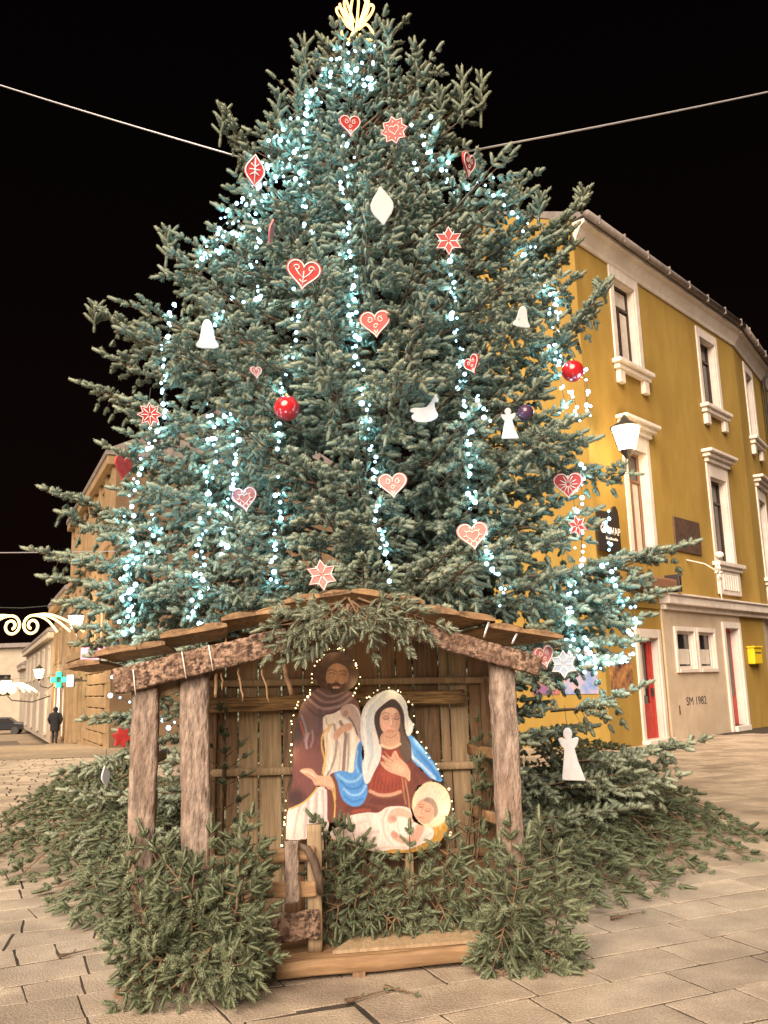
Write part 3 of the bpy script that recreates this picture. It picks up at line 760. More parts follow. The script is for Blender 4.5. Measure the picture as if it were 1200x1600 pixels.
# little manger fence of rails in front of the painted board
fence = thing('wooden_manger_rack', 'small rack of three rough boards on a stake before the painted figures', 'rack', S0, YAW)
fd = .16
for (x, yt, yb, w, m) in ((491, 1288, 1505, .085, 'plank_pale'),):
    fb = lp(x + 2, yb, fd + .03); fb.z = .098
    part('stake', bar(fb, lp(x, yt, fd + .03), w, .04, (1, 0, 0), 16, 12, .004, .005, 9, seed=x), MAT[m], True, fence)
part('stake', bar(lp(457, 1410, fd - .05), lp(455, 1314, fd - .05), .078, .04, (1, 0, 0), 20, 14, .003, .009, 20, seed=5), MAT['bark'], True, fence)
for (xa, ya, xb, yb, h, m) in ((408, 1338, 492, 1333, .075, 'sawn'), (406, 1392, 494, 1388, .085, 'sawn'), (412, 1452, 499, 1443, .155, 'bark_red')):
    part('rail', bar(lp(xa, ya, fd), lp(xb, yb, fd), h, .035, (0, 0, 1), 22, 16, .004, .006 if m == 'sawn' else .013, 15, seed=ya), MAT[m], True, fence)
part('bent_branch', MB().tube([lp(468, 1320, fd - .04), lp(480, 1326, fd - .04), lp(490, 1345, fd - .04), lp(498, 1372, fd - .04), lp(502, 1398, fd - .04)], [.012, .022, .026, .026, .02], 9), MAT['trunk'], True, fence)

# boughs dressed round the shed ---------------------------------------------------------
def lb(pts): return [to_world(lp(x, y, d)) for (x, y, d) in pts]
UPF = Vector((0.05, -.85, .45)).normalized()
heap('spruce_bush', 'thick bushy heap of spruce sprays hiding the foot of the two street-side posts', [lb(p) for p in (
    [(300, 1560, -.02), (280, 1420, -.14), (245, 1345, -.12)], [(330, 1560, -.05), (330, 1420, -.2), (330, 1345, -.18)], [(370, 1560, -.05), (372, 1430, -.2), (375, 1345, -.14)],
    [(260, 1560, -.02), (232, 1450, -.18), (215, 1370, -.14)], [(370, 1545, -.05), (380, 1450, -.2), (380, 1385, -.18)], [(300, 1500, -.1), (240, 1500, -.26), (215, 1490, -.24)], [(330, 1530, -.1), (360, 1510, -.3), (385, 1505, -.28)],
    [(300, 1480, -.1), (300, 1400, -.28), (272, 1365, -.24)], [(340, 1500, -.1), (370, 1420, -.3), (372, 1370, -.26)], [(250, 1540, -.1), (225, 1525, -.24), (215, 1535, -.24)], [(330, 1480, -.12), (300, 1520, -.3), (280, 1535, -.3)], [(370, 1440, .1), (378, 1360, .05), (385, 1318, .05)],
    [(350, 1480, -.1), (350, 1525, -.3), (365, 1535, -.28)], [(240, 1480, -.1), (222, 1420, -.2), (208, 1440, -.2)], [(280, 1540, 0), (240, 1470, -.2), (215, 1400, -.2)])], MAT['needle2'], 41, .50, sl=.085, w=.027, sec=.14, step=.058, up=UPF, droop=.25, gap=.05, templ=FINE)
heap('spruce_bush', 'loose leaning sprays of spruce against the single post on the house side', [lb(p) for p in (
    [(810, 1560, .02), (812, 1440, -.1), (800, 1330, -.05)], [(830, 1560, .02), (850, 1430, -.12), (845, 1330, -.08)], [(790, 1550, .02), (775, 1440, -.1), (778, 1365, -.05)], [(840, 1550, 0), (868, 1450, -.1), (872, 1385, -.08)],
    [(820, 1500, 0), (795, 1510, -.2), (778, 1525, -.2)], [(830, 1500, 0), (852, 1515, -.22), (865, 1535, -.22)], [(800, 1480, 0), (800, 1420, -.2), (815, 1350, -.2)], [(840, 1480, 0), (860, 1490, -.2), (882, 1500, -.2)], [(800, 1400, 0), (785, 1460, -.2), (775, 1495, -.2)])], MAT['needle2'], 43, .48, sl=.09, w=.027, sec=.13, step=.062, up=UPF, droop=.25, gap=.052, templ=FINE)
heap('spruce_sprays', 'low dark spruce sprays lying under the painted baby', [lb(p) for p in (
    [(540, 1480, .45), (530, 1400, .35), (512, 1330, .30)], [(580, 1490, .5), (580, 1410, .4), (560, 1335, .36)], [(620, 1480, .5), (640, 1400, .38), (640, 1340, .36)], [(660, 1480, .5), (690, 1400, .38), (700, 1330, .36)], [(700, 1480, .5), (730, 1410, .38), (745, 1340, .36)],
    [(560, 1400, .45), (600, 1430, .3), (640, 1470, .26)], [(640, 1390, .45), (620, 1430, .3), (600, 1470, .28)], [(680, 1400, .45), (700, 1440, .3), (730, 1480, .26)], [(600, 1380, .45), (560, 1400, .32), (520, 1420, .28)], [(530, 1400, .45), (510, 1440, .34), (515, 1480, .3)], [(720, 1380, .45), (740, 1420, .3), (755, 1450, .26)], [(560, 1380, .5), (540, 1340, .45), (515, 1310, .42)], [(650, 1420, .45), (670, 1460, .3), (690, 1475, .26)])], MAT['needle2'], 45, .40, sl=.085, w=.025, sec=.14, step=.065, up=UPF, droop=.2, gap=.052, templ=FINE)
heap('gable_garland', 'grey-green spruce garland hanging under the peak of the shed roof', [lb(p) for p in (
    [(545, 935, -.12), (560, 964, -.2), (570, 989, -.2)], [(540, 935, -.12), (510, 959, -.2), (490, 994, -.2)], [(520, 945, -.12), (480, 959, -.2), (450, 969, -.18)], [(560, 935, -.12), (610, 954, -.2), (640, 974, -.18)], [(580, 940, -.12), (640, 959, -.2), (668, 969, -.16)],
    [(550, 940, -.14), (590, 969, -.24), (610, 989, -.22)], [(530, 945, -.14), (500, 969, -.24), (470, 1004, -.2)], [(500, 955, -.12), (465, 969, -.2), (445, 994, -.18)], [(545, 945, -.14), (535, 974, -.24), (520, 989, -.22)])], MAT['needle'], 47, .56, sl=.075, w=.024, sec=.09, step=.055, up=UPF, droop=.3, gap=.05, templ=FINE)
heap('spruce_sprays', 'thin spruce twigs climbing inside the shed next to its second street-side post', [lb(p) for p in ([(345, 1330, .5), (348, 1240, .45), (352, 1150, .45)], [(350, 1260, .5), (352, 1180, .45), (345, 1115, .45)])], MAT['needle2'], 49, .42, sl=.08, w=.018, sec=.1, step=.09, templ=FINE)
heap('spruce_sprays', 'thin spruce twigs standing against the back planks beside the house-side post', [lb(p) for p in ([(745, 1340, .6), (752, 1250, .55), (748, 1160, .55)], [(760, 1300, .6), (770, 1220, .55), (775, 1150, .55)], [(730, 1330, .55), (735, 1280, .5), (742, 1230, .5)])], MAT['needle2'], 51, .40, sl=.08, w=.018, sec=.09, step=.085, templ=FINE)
# ================================================================== the painted board (flat cut-out, its paint computed per vertex)
class Paint:
    def __init__(s, x0, y0, x1, y1, step):
        s.xs = np.arange(x0, x1 + .01, step); s.ys = np.arange(y0, y1 + .01, step)
        s.X, s.Y = np.meshgrid(s.xs, s.ys); s.C = np.zeros(s.X.shape + (3,)); s.M = np.zeros(s.X.shape, bool)
    @staticmethod
    def smooth(pts, n=6, closed=True):
        P = np.array(pts, float); N = len(P); out = []
        for i in range(N if closed else N - 1):
            if closed: a, b, c, d = P[(i - 1) % N], P[i], P[(i + 1) % N], P[(i + 2) % N]
            else: a, b, c, d = P[max(i - 1, 0)], P[i], P[i + 1], P[min(i + 2, N - 1)]
            for k in range(n):
                t = k / n; out.append(.5 * ((2 * b) + (-a + c) * t + (2 * a - 5 * b + 4 * c - d) * t * t + (-a + 3 * b - 3 * c + d) * t ** 3))
        if not closed: out.append(P[-1])
        return np.array(out)
    def inside(s, poly):
        r = np.zeros(s.X.shape, bool); n = len(poly)
        for i in range(n):
            x1, y1 = poly[i]; x2, y2 = poly[(i + 1) % n]
            c = ((y1 > s.Y) != (y2 > s.Y)) & (s.X < (x2 - x1) * (s.Y - y1) / (y2 - y1 + 1e-12) + x1); r ^= c
        return r
    def dist(s, line):
        D = np.full(s.X.shape, 1e9)
        for i in range(len(line) - 1):
            a, b = line[i], line[i + 1]; ab = b - a; q = (ab ** 2).sum() + 1e-9
            t = np.clip(((s.X - a[0]) * ab[0] + (s.Y - a[1]) * ab[1]) / q, 0, 1)
            D = np.minimum(D, np.hypot(s.X - a[0] - t * ab[0], s.Y - a[1] - t * ab[1]))
        return D
    def fill(s, pts, col, soft=1.0, body=True, n=6, a=1.0):
        P = s.smooth(pts, n); ins = s.inside(P)
        D = s.dist(np.vstack([P, P[:1]])); sd = np.where(ins, D, -D); k = np.clip(sd / soft + .5, 0, 1)[..., None] * a
        s.C = s.C * (1 - k) + np.array(col) * k
        if body: s.M |= ins
        return ins
    def stroke(s, pts, w, col, a=1.0, soft=1.0, clip=None):
        P = s.smooth(pts, 5, False); D = s.dist(P); k = np.clip((w / 2 - D) / soft + .5, 0, 1) * a
        if clip is not None: k = k * clip
        s.C = s.C * (1 - k[..., None]) + np.array(col) * k[..., None]
    def ell(s, cx, cy, rx_, ry_, col, rot=0, soft=.15, a=1.0, body=False, clip=None):
        c, n = math.cos(rot), math.sin(rot); u = ((s.X - cx) * c + (s.Y - cy) * n) / rx_; v = (-(s.X - cx) * n + (s.Y - cy) * c) / ry_
        d = np.hypot(u, v); k = np.clip((1 - d) / soft + .5, 0, 1) * a
        if clip is not None: k = k * clip
        s.C = s.C * (1 - k[..., None]) + np.array(col) * k[..., None]
        if body: s.M |= d < 1
def lin(r_, g_, b_): return tuple(((c / 255 + .055) / 1.055) ** 2.4 if c > 10 else c / 3294.6 for c in (r_, g_, b_))
pt = Paint(30, 60, 1160, 1440, 4.6)       # units: pixels of the enlarged reference, 4.286 to a photo pixel
BR, DK, WH, SK, BL, RD_, GD = lin(84, 48, 46), lin(45, 26, 24), lin(205, 190, 180), lin(196, 146, 118), lin(62, 124, 196), lin(120, 48, 36), lin(190, 150, 80)
# Joseph: white under-robe, dark cloak
u = pt.fill([(50, 1130), (30, 1250), (20, 1330), (70, 1345), (180, 1335), (300, 1290), (310, 1130), (285, 1000), (180, 1020)], lin(198, 182, 178))
for (a, b, c, w) in (((120, 1120), (95, 1220), (80, 1330), 14), ((175, 1090), (160, 1200), (150, 1330), 16), ((230, 1040), (225, 1160), (215, 1310), 18), ((270, 1020), (275, 1150), (268, 1290), 12)):
    pt.stroke([a, b, c], w, lin(150, 132, 132), .7, 8, u)
for (a, b, c, w) in (((100, 1140), (70, 1240), (55, 1330), 10), ((200, 1060), (192, 1180), (185, 1320), 12), ((250, 1030), (250, 1160), (243, 1300), 8)): pt.stroke([a, b, c], w, lin(226, 212, 205), .7, 6, u)
cl = pt.fill([(240, 330), (160, 395), (118, 470), (92, 580), (78, 700), (72, 830), (68, 950), (45, 1070), (55, 1140), (140, 1100), (220, 1020), (262, 930), (290, 830), (330, 900), (420, 890), (520, 800), (535, 660), (525, 500), (490, 400), (430, 340)], lin(88, 50, 48))
pt.fill([(160, 395), (118, 470), (92, 580), (85, 690), (170, 660), (260, 560), (300, 500), (380, 480), (470, 430), (430, 340), (240, 330)], lin(82, 56, 56), 10, False)
pt.ell(170, 900, 110, 160, lin(104, 56, 54), .3, .9, .8, clip=cl); pt.ell(95, 1070, 60, 60, lin(48, 26, 28), 0, .9, .9, clip=cl); pt.ell(105, 620, 50, 90, lin(40, 28, 32), .2, .9, .8, clip=cl)
for (P_, w, c, a) in (([(170, 400), (260, 470), (380, 455), (460, 400)], 18, lin(132, 104, 100), .8), ([(200, 370), (280, 425), (370, 415), (440, 370)], 14, lin(128, 98, 94), .8), ([(150, 440), (230, 515), (330, 500), (430, 450)], 16, lin(58, 36, 36), .8), ([(235, 345), (300, 385), (360, 380), (420, 345)], 12, lin(138, 110, 106), .7), ([(190, 395), (270, 450), (370, 437)], 12, lin(54, 34, 34), .8), ([(130, 520), (160, 620), (150, 690)], 14, lin(130, 110, 118), .6), ([(175, 640), (160, 700), (165, 740)], 14, lin(150, 130, 140), .7), ([(200, 620), (205, 680), (190, 730)], 10, lin(150, 130, 140), .5), ([(122, 560), (138, 620), (150, 660)], 9, lin(150, 58, 40), .9), ([(250, 480), (250, 600), (235, 650)], 26, lin(54, 46, 56), .6)):
    pt.stroke(P_, w, c, a, 7, cl)
# the white tunic and sleeve in front
t1 = pt.fill([(275, 530), (340, 505), (400, 470), (450, 440), (500, 470), (525, 560), (530, 700), (500, 900), (430, 930), (300, 930), (265, 900), (285, 780), (275, 640)], lin(200, 184, 172), 2)
for (P_, w, c, a) in (([(345, 580), (360, 700), (345, 820), (300, 920)], 16, lin(110, 90, 84), .8), ([(330, 570), (300, 640), (295, 760), (270, 900)], 10, GD, 1), ([(385, 560), (420, 640), (415, 740), (405, 900)], 22, lin(90, 66, 60), .85), ([(440, 640), (440, 760), (435, 890)], 14, lin(110, 92, 86), .7), ([(310, 640), (325, 760), (310, 880)], 18, lin(226, 212, 200), .7), ([(470, 640), (470, 760), (450, 890)], 26, lin(222, 208, 196), .8), ([(375, 700), (385, 800), (370, 920)], 14, lin(170, 150, 140), .7), ([(290, 530), (300, 580), (345, 580)], 8, lin(130, 110, 100), .8)): pt.stroke(P_, w, c, a, 5, t1)
pt.fill([(390, 470), (440, 440), (490, 470), (520, 560), (528, 690), (500, 660), (465, 580), (430, 545), (395, 520)], lin(150, 128, 122), 3, False)
pt.ell(425, 500, 32, 38, lin(168, 136, 122), .3, .5); pt.ell(420, 505, 18, 22, lin(120, 92, 84), .3, .6, .8)
pt.fill([(340, 640), (380, 600), (440, 570), (470, 585), (450, 620), (400, 640), (355, 690)], lin(178, 132, 108), 3, False)
pt.stroke([(440, 530), (470, 570), (500, 650)], 9, lin(60, 40, 38), .9, 4)
pt.stroke([(60, 1140), (150, 1095), (225, 1015), (265, 930), (285, 840), (262, 720), (275, 640), (330, 580)], 11, GD, 1, 3)
# head of the standing figure
pt.fill([(365, 80), (280, 100), (235, 170), (225, 250), (245, 320), (300, 345), (360, 360), (430, 350), (480, 320), (510, 250), (505, 170), (450, 105)], lin(66, 44, 34), 3)
for k in range(16):
    a = k / 16 * 2 * PI; pt.stroke([(365 + 95 * math.cos(a), 220 + 95 * math.sin(a)), (365 + 120 * math.cos(a + .2), 215 + 112 * math.sin(a + .2)), (367 + 132 * math.cos(a + .35), 215 + 125 * math.sin(a + .35))], 7, lin(96, 66, 50) if k % 2 else lin(44, 28, 22), .6, 4)
fc = pt.fill([(310, 190), (360, 160), (420, 185), (440, 240), (425, 300), (395, 340), (350, 350), (310, 320), (290, 260)], lin(158, 112, 86), 4, False)
pt.ell(330, 255, 26, 50, lin(176, 128, 98), .1, .9, .8, clip=fc); pt.ell(425, 255, 24, 70, lin(110, 74, 58), 0, .9, .8, clip=fc); pt.ell(370, 200, 40, 20, lin(178, 130, 100), 0, .9, .7, clip=fc)
pt.fill([(300, 300), (330, 300), (360, 290), (395, 305), (425, 290), (410, 345), (370, 372), (325, 362)], lin(58, 36, 30), 5, False)
pt.ell(358, 322, 30, 10, lin(140, 84, 72), 0, .5); pt.stroke([(335, 314), (358, 308), (380, 316)], 8, lin(48, 30, 26), 1, 4); pt.ell(345, 328, 9, 5, lin(210, 180, 160), 0, .5); pt.ell(366, 328, 9, 5, lin(210, 180, 160), 0, .5)
pt.stroke([(365, 215), (355, 250), (352, 282), (370, 286)], 8, lin(120, 82, 62), .8, 4); pt.stroke([(358, 225), (350, 270)], 7, lin(196, 150, 118), .8, 4)
for (P_, w) in (([(308, 232), (330, 225), (350, 234)], 6), ([(385, 240), (405, 234), (425, 246)], 6), ([(305, 212), (330, 202), (352, 214)], 7), ([(380, 216), (405, 210), (428, 222)], 7)): pt.stroke(P_, w, lin(62, 40, 32), .9, 3)
# Mary: dress
dr = pt.fill([(300, 960), (300, 1100), (310, 1230), (420, 1200), (560, 1170), (860, 1150), (900, 1000), (1010, 960), (900, 850), (860, 700), (780, 640), (660, 680), (600, 860), (480, 960), (350, 900)], lin(92, 42, 34), 3)
bo = pt.fill([(660, 760), (620, 860), (580, 970), (585, 1030), (690, 1060), (800, 1030), (850, 940), (840, 820), (780, 720)], lin(126, 46, 34), 8, False)
for x in range(600, 830, 26): pt.stroke([(x, 1020), (x + 10 - (x - 700) * .1, 930), (x + (700 - x) * .3, 850)], 9, lin(86, 28, 24), .6, 6, bo)
pt.ell(720, 900, 70, 60, lin(150, 60, 44), 0, .9, .6, clip=bo)
pt.stroke([(585, 1025), (640, 1050), (720, 1050), (785, 1030)], 24, lin(176, 128, 104), 1, 5); pt.stroke([(590, 1040), (650, 1064), (730, 1062), (790, 1042)], 6, lin(110, 66, 54), .9, 4)
for (P_, w, c, a) in (([(330, 1000), (350, 1100), (345, 1210)], 8, GD, 1), ([(320, 930), (345, 990), (352, 1080)], 8, GD, 1), ([(430, 1140), (520, 1130), (620, 1150)], 36, lin(70, 26, 22), .6), ([(600, 1090), (700, 1100), (800, 1090)], 40, lin(74, 30, 26), .7), ([(470, 1160), (520, 1150), (580, 1150)], 20, lin(140, 52, 36), .6), ([(820, 950), (840, 1050), (850, 1140)], 8, lin(170, 120, 80), .9), ([(800, 930), (812, 1040), (825, 1110)], 8, lin(160, 110, 76), .8), ([(900, 880), (960, 930), (1000, 960)], 40, lin(70, 30, 30), .7), ([(870, 900), (900, 980), (880, 1060)], 30, lin(80, 36, 30), .7)): pt.stroke(P_, w, c, a, 6, dr)
# blue cloak, both sides
b1 = pt.fill([(530, 690), (500, 720), (480, 830), (470, 900), (400, 890), (345, 905), (365, 960), (385, 1040), (410, 1090), (470, 1125), (530, 1110), (565, 1040), (560, 960), (545, 860), (530, 780)], BL, 3)
for (P_, w, c) in (([(370, 915), (430, 960), (500, 950), (540, 890)], 18, lin(120, 170, 216)), ([(390, 960), (440, 1005), (510, 1000), (552, 940)], 14, lin(36, 92, 160)), ([(410, 1010), (460, 1050), (520, 1040), (556, 990)], 14, lin(128, 176, 218)), ([(520, 720), (510, 820), (530, 900)], 22, lin(38, 88, 150)), ([(415, 1060), (470, 1095), (530, 1075)], 14, lin(40, 96, 168)), ([(500, 760), (490, 850), (505, 900)], 12, lin(110, 160, 210))): pt.stroke(P_, w, c, .8, 7, b1)
b2 = pt.fill([(825, 650), (870, 655), (940, 730), (1000, 800), (1050, 890), (1075, 960), (1010, 950), (930, 880), (870, 820), (850, 740)], BL, 3)
for (P_, w, c) in (([(850, 690), (920, 780), (1000, 870), (1050, 940)], 20, lin(40, 96, 170)), ([(870, 800), (940, 860), (1020, 940)], 20, lin(160, 190, 218)), ([(880, 680), (960, 780), (1030, 880)], 14, lin(100, 156, 212)), ([(835, 680), (860, 760), (880, 810)], 14, lin(170, 196, 216))): pt.stroke(P_, w, c, .8, 7, b2)
# veil, hair, face
vl = pt.fill([(715, 340), (640, 365), (570, 420), (530, 490), (520, 580), (525, 680), (545, 780), (530, 850), (545, 960), (575, 970), (610, 900), (650, 820), (660, 740), (645, 660), (700, 560), (800, 560), (830, 650), (865, 640), (878, 580), (845, 520), (830, 430), (780, 365)], lin(196, 194, 196), 3)
for (P_, w, c) in (([(700, 365), (600, 440), (570, 560), (580, 700), (600, 800)], 22, lin(172, 184, 196)), ([(650, 380), (560, 480), (545, 600), (560, 760), (550, 900)], 16, lin(220, 216, 212)), ([(620, 560), (610, 680), (625, 780), (580, 900)], 20, lin(214, 200, 186)), ([(590, 640), (600, 760), (570, 880)], 10, lin(150, 158, 170)), ([(760, 380), (815, 450), (840, 560)], 14, lin(170, 180, 192)), ([(850, 560), (855, 600), (845, 635)], 16, lin(222, 216, 212))): pt.stroke(P_, w, c, .75, 8, vl)
pt.fill([(738, 405), (670, 445), (620, 500), (612, 570), (640, 680), (660, 720), (780, 720), (830, 840), (862, 800), (855, 700), (820, 620), (815, 520), (790, 450)], lin(44, 30, 28), 3, True)
pt.fill([(790, 560), (812, 640), (850, 720), (858, 800), (825, 840), (790, 780), (770, 700)], lin(74, 56, 48), 8, False)
f2 = pt.fill([(650, 540), (665, 490), (710, 465), (760, 475), (785, 530), (780, 600), (755, 645), (720, 665), (685, 645), (655, 600)], lin(198, 152, 128), 4, False)
pt.fill([(665, 640), (770, 620), (785, 700), (770, 730), (700, 735), (655, 715)], lin(186, 138, 114), 4, False)
pt.ell(770, 560, 24, 80, lin(160, 112, 96), 0, .9, .7, clip=f2); pt.ell(690, 590, 26, 24, lin(214, 150, 134), 0, .9, .7, clip=f2); pt.ell(715, 490, 40, 18, lin(212, 172, 148), 0, .9, .7, clip=f2)
for (P_, w, c) in (([(668, 538), (690, 546), (712, 538)], 6, DK), ([(742, 540), (762, 546), (782, 538)], 6, DK), ([(664, 508), (690, 498), (712, 508)], 5, lin(90, 60, 52)), ([(744, 510), (764, 502), (784, 512)], 5, lin(90, 60, 52)), ([(730, 520), (735, 560), (738, 588), (718, 592)], 6, lin(160, 112, 92)), ([(722, 530), (724, 580)], 6, lin(222, 184, 162)), ([(700, 624), (720, 620), (742, 624)], 9, lin(158, 76, 72)), ([(706, 632), (722, 634), (738, 630)], 6, lin(186, 106, 98)), ([(690, 660), (730, 668), (768, 640)], 8, lin(150, 104, 86))): pt.stroke(P_, w, c, .85, 3)
pt.ell(690, 526, 24, 12, lin(160, 112, 104), 0, .8, .7); pt.ell(764, 526, 20, 12, lin(150, 104, 98), 0, .8, .7)
pt.stroke([(658, 718), (700, 736), (740, 734), (784, 712)], 18, lin(206, 172, 140), 1, 4)
# hands
h1 = pt.fill([(680, 760), (720, 800), (740, 765), (760, 760), (780, 800), (830, 850), (855, 900), (850, 960), (820, 935), (760, 915), (700, 890), (660, 850), (655, 825), (690, 835), (664, 800), (668, 785), (715, 815)], lin(196, 146, 120), 3, False)
for (P_) in ([(690, 790), (740, 830)], [(664, 802), (725, 845)], [(660, 830), (720, 865)], [(745, 770), (765, 815)]): pt.stroke(P_, 5, lin(130, 84, 68), .8, 3)
pt.ell(770, 870, 40, 26, lin(212, 166, 140), .5, .9, .7)
pt.fill([(120, 890), (150, 875), (200, 880), (240, 920), (310, 925), (335, 960), (335, 1015), (280, 1000), (220, 985), (200, 950), (150, 915)], lin(198, 148, 122), 3)
pt.stroke([(130, 892), (180, 900), (220, 930)], 9, lin(226, 188, 166), .9, 4); pt.stroke([(160, 915), (200, 930), (225, 960)], 5, lin(140, 92, 76), .8, 3); pt.stroke([(230, 985), (290, 995), (330, 1010)], 9, lin(140, 92, 76), .7, 5)
# straw
st_ = pt.fill([(300, 1330), (520, 1400), (700, 1430), (900, 1420), (1030, 1380), (1100, 1300), (1125, 1230), (1050, 1230), (960, 1290), (700, 1370), (420, 1340)], lin(150, 108, 40), 3)
rr = random.Random(2)
for k in range(150):
    x = rr.uniform(520, 1110); y = 1420 - max(0, (x - 880)) * .75 + rr.uniform(-60, 5); pt.stroke([(x, y), (x + rr.uniform(-16, 16), y - rr.uniform(15, 46))], 4, lin(196, 150, 70) if k % 3 else lin(84, 54, 20), .8, 3, st_)
# the baby
bb = pt.fill([(320, 1290), (380, 1250), (440, 1190), (560, 1165), (640, 1165), (700, 1130), (800, 1125), (860, 1150), (880, 1220), (960, 1255), (1010, 1270), (1005, 1330), (930, 1370), (830, 1405), (750, 1400), (620, 1420), (520, 1390), (400, 1360), (330, 1330)], lin(206, 184, 174), 3)
for (P_, w, c) in (([(350, 1300), (450, 1250), (560, 1220)], 20, lin(176, 152, 146)), ([(420, 1340), (520, 1300), (640, 1290)], 22, lin(182, 158, 150)), ([(560, 1180), (590, 1260), (570, 1340)], 16, lin(182, 158, 150)), ([(480, 1200), (500, 1280), (480, 1350)], 12, lin(226, 206, 196)), ([(620, 1180), (660, 1280), (640, 1380)], 16, lin(226, 206, 196)), ([(700, 1140), (670, 1220), (690, 1320), (740, 1380)], 14, lin(170, 146, 142)), ([(600, 1410), (700, 1390), (820, 1395)], 14, lin(170, 144, 136)), ([(860, 1380), (940, 1340), (1000, 1300)], 16, lin(178, 154, 148)), ([(540, 1200), (545, 1290), (530, 1370)], 10, lin(190, 166, 158))): pt.stroke(P_, w, c, .7, 9, bb)
pt.fill([(700, 1200), (730, 1150), (790, 1135), (850, 1160), (875, 1200), (870, 1240), (820, 1200), (770, 1190), (740, 1230), (710, 1235)], lin(196, 148, 130), 5, False)
pt.fill([(725, 1310), (740, 1280), (790, 1310), (840, 1330), (880, 1290), (905, 1240), (950, 1250), (935, 1310), (880, 1370), (800, 1365), (745, 1340)], lin(190, 138, 118), 5, False)
pt.ell(810, 1258, 55, 60, lin(214, 196, 186), .4, .4); pt.stroke([(780, 1215), (770, 1260), (790, 1310)], 9, lin(170, 150, 146), .7, 5)
pt.ell(740, 1205, 26, 20, lin(168, 118, 104), .4, .6); pt.ell(750, 1312, 26, 20, lin(164, 114, 100), .4, .6)
# halo and head of the baby
pt.ell(1000, 1112, 132, 150, lin(208, 178, 140), .15, .03, 1, True); pt.ell(1002, 1112, 112, 130, lin(198, 178, 156), .15, .5, .9); pt.ell(1010, 1105, 90, 100, lin(176, 164, 154), .15, .9, .6)
for k in range(22):
    a = 2 * PI * k / 22; pt.stroke([(985 + 60 * math.cos(a), 1140 + 66 * math.sin(a)), (1000 + 118 * math.cos(a), 1115 + 132 * math.sin(a))], 5, lin(214, 196, 168), .35, 5)
pt.fill([(885, 1140), (915, 1090), (970, 1070), (1015, 1100), (1030, 1160), (1000, 1220), (950, 1240), (905, 1210), (880, 1180)], lin(186, 132, 110), 4, False)
pt.fill([(940, 1085), (985, 1065), (1030, 1100), (1045, 1160), (1020, 1200), (1015, 1140), (985, 1105)], lin(128, 104, 92), 6, False)
pt.ell(915, 1165, 26, 26, lin(206, 150, 128), 0, .9, .8)
for (P_, w, c) in (([(915, 1125), (930, 1132), (942, 1125)], 6, DK), ([(958, 1150), (972, 1160), (986, 1156)], 6, DK), ([(938, 1140), (925, 1168), (938, 1176)], 6, lin(130, 84, 70)), ([(915, 1190), (930, 1200), (945, 1198)], 7, lin(150, 74, 66)), ([(910, 1112), (930, 1112), (948, 1114)], 5, lin(110, 74, 62)), ([(962, 1136), (980, 1142), (995, 1146)], 5, lin(110, 74, 62))): pt.stroke(P_, w, c, .85, 3)
# brush texture
nz = RNG.normal(0, 1, pt.X.shape); k_ = np.ones(5) / 5
nz = np.apply_along_axis(lambda m_: np.convolve(m_, k_, 'same'), 0, nz)
pt.C = np.clip(pt.C, 0, 1) ** .88 * .92
pt.C = np.clip(pt.C * (1 + .17 * nz[..., None]), 0.004, .9)
BDEP = .52
def board_xy(X, Y): return 440 + X / 4.2857, 1000 + Y / 4.2857
board = thing('painted_nativity_board', 'flat painted cut-out of a bearded man, a veiled woman and a haloed baby on straw', 'painted board', S0, YAW)
ny_, nx_ = pt.X.shape
c00 = lp(*board_xy(pt.xs[0], pt.ys[0]), BDEP)
ux = lp(*board_xy(pt.xs[-1], pt.ys[0]), BDEP); uy = lp(*board_xy(pt.xs[0], pt.ys[-1]), BDEP); uxy = lp(*board_xy(pt.xs[-1], pt.ys[-1]), BDEP)
FX = (pt.X - pt.xs[0]) / (pt.xs[-1] - pt.xs[0]); FY = (pt.Y - pt.ys[0]) / (pt.ys[-1] - pt.ys[0])
def bil(i): return c00[i] * (1 - FX) * (1 - FY) + ux[i] * FX * (1 - FY) + uy[i] * (1 - FX) * FY + uxy[i] * FX * FY
GX, GZ = bil(0), bil(2)
idx = -np.ones(pt.X.shape, int)
cell = pt.M[:-1, :-1] & pt.M[1:, :-1] & pt.M[:-1, 1:] & pt.M[1:, 1:]
use = np.zeros(pt.X.shape, bool)
use[:-1, :-1] |= cell; use[1:, :-1] |= cell; use[:-1, 1:] |= cell; use[1:, 1:] |= cell
idx[use] = np.arange(use.sum())
V = np.stack([GX[use], np.full(use.sum(), BDEP), GZ[use]], 1)
jj, ii = np.where(cell)
Q = np.stack([idx[jj + 1, ii], idx[jj + 1, ii + 1], idx[jj, ii + 1], idx[jj, ii]], 1)
me = bpy.data.meshes.new('painted_face'); me.from_pydata(V.tolist(), [], Q.tolist()); me.update()
ca = me.color_attributes.new('paint', 'FLOAT_COLOR', 'POINT')
ca.data.foreach_set('color', np.concatenate([pt.C[use], np.ones((use.sum(), 1))], 1).astype(np.float32).ravel())
pm = bpy.data.materials.new('board_paint'); pm.use_nodes = True
an = pm.node_tree.nodes.new('ShaderNodeAttribute'); an.attribute_name = 'paint'
pb = pm.node_tree.nodes['Principled BSDF']; pm.node_tree.links.new(an.outputs['Color'], pb.inputs['Base Color']); pb.inputs['Roughness'].default_value = .55
me.materials.append(pm); bo_ = bpy.data.objects.new('painted_face', me); link(bo_, board)
sm = bo_.modifiers.new('thickness', 'SOLIDIFY'); sm.thickness = .014; sm.offset = -1
for xx in (500, 640):
    p = lp(xx, 1345, BDEP + .03); MB().box((p.x, BDEP + .05, (p.z + .11) / 2 + .06), (.05, .03, max(.1, p.z + .25))).build('board_support', MAT['plank_pale'], board)
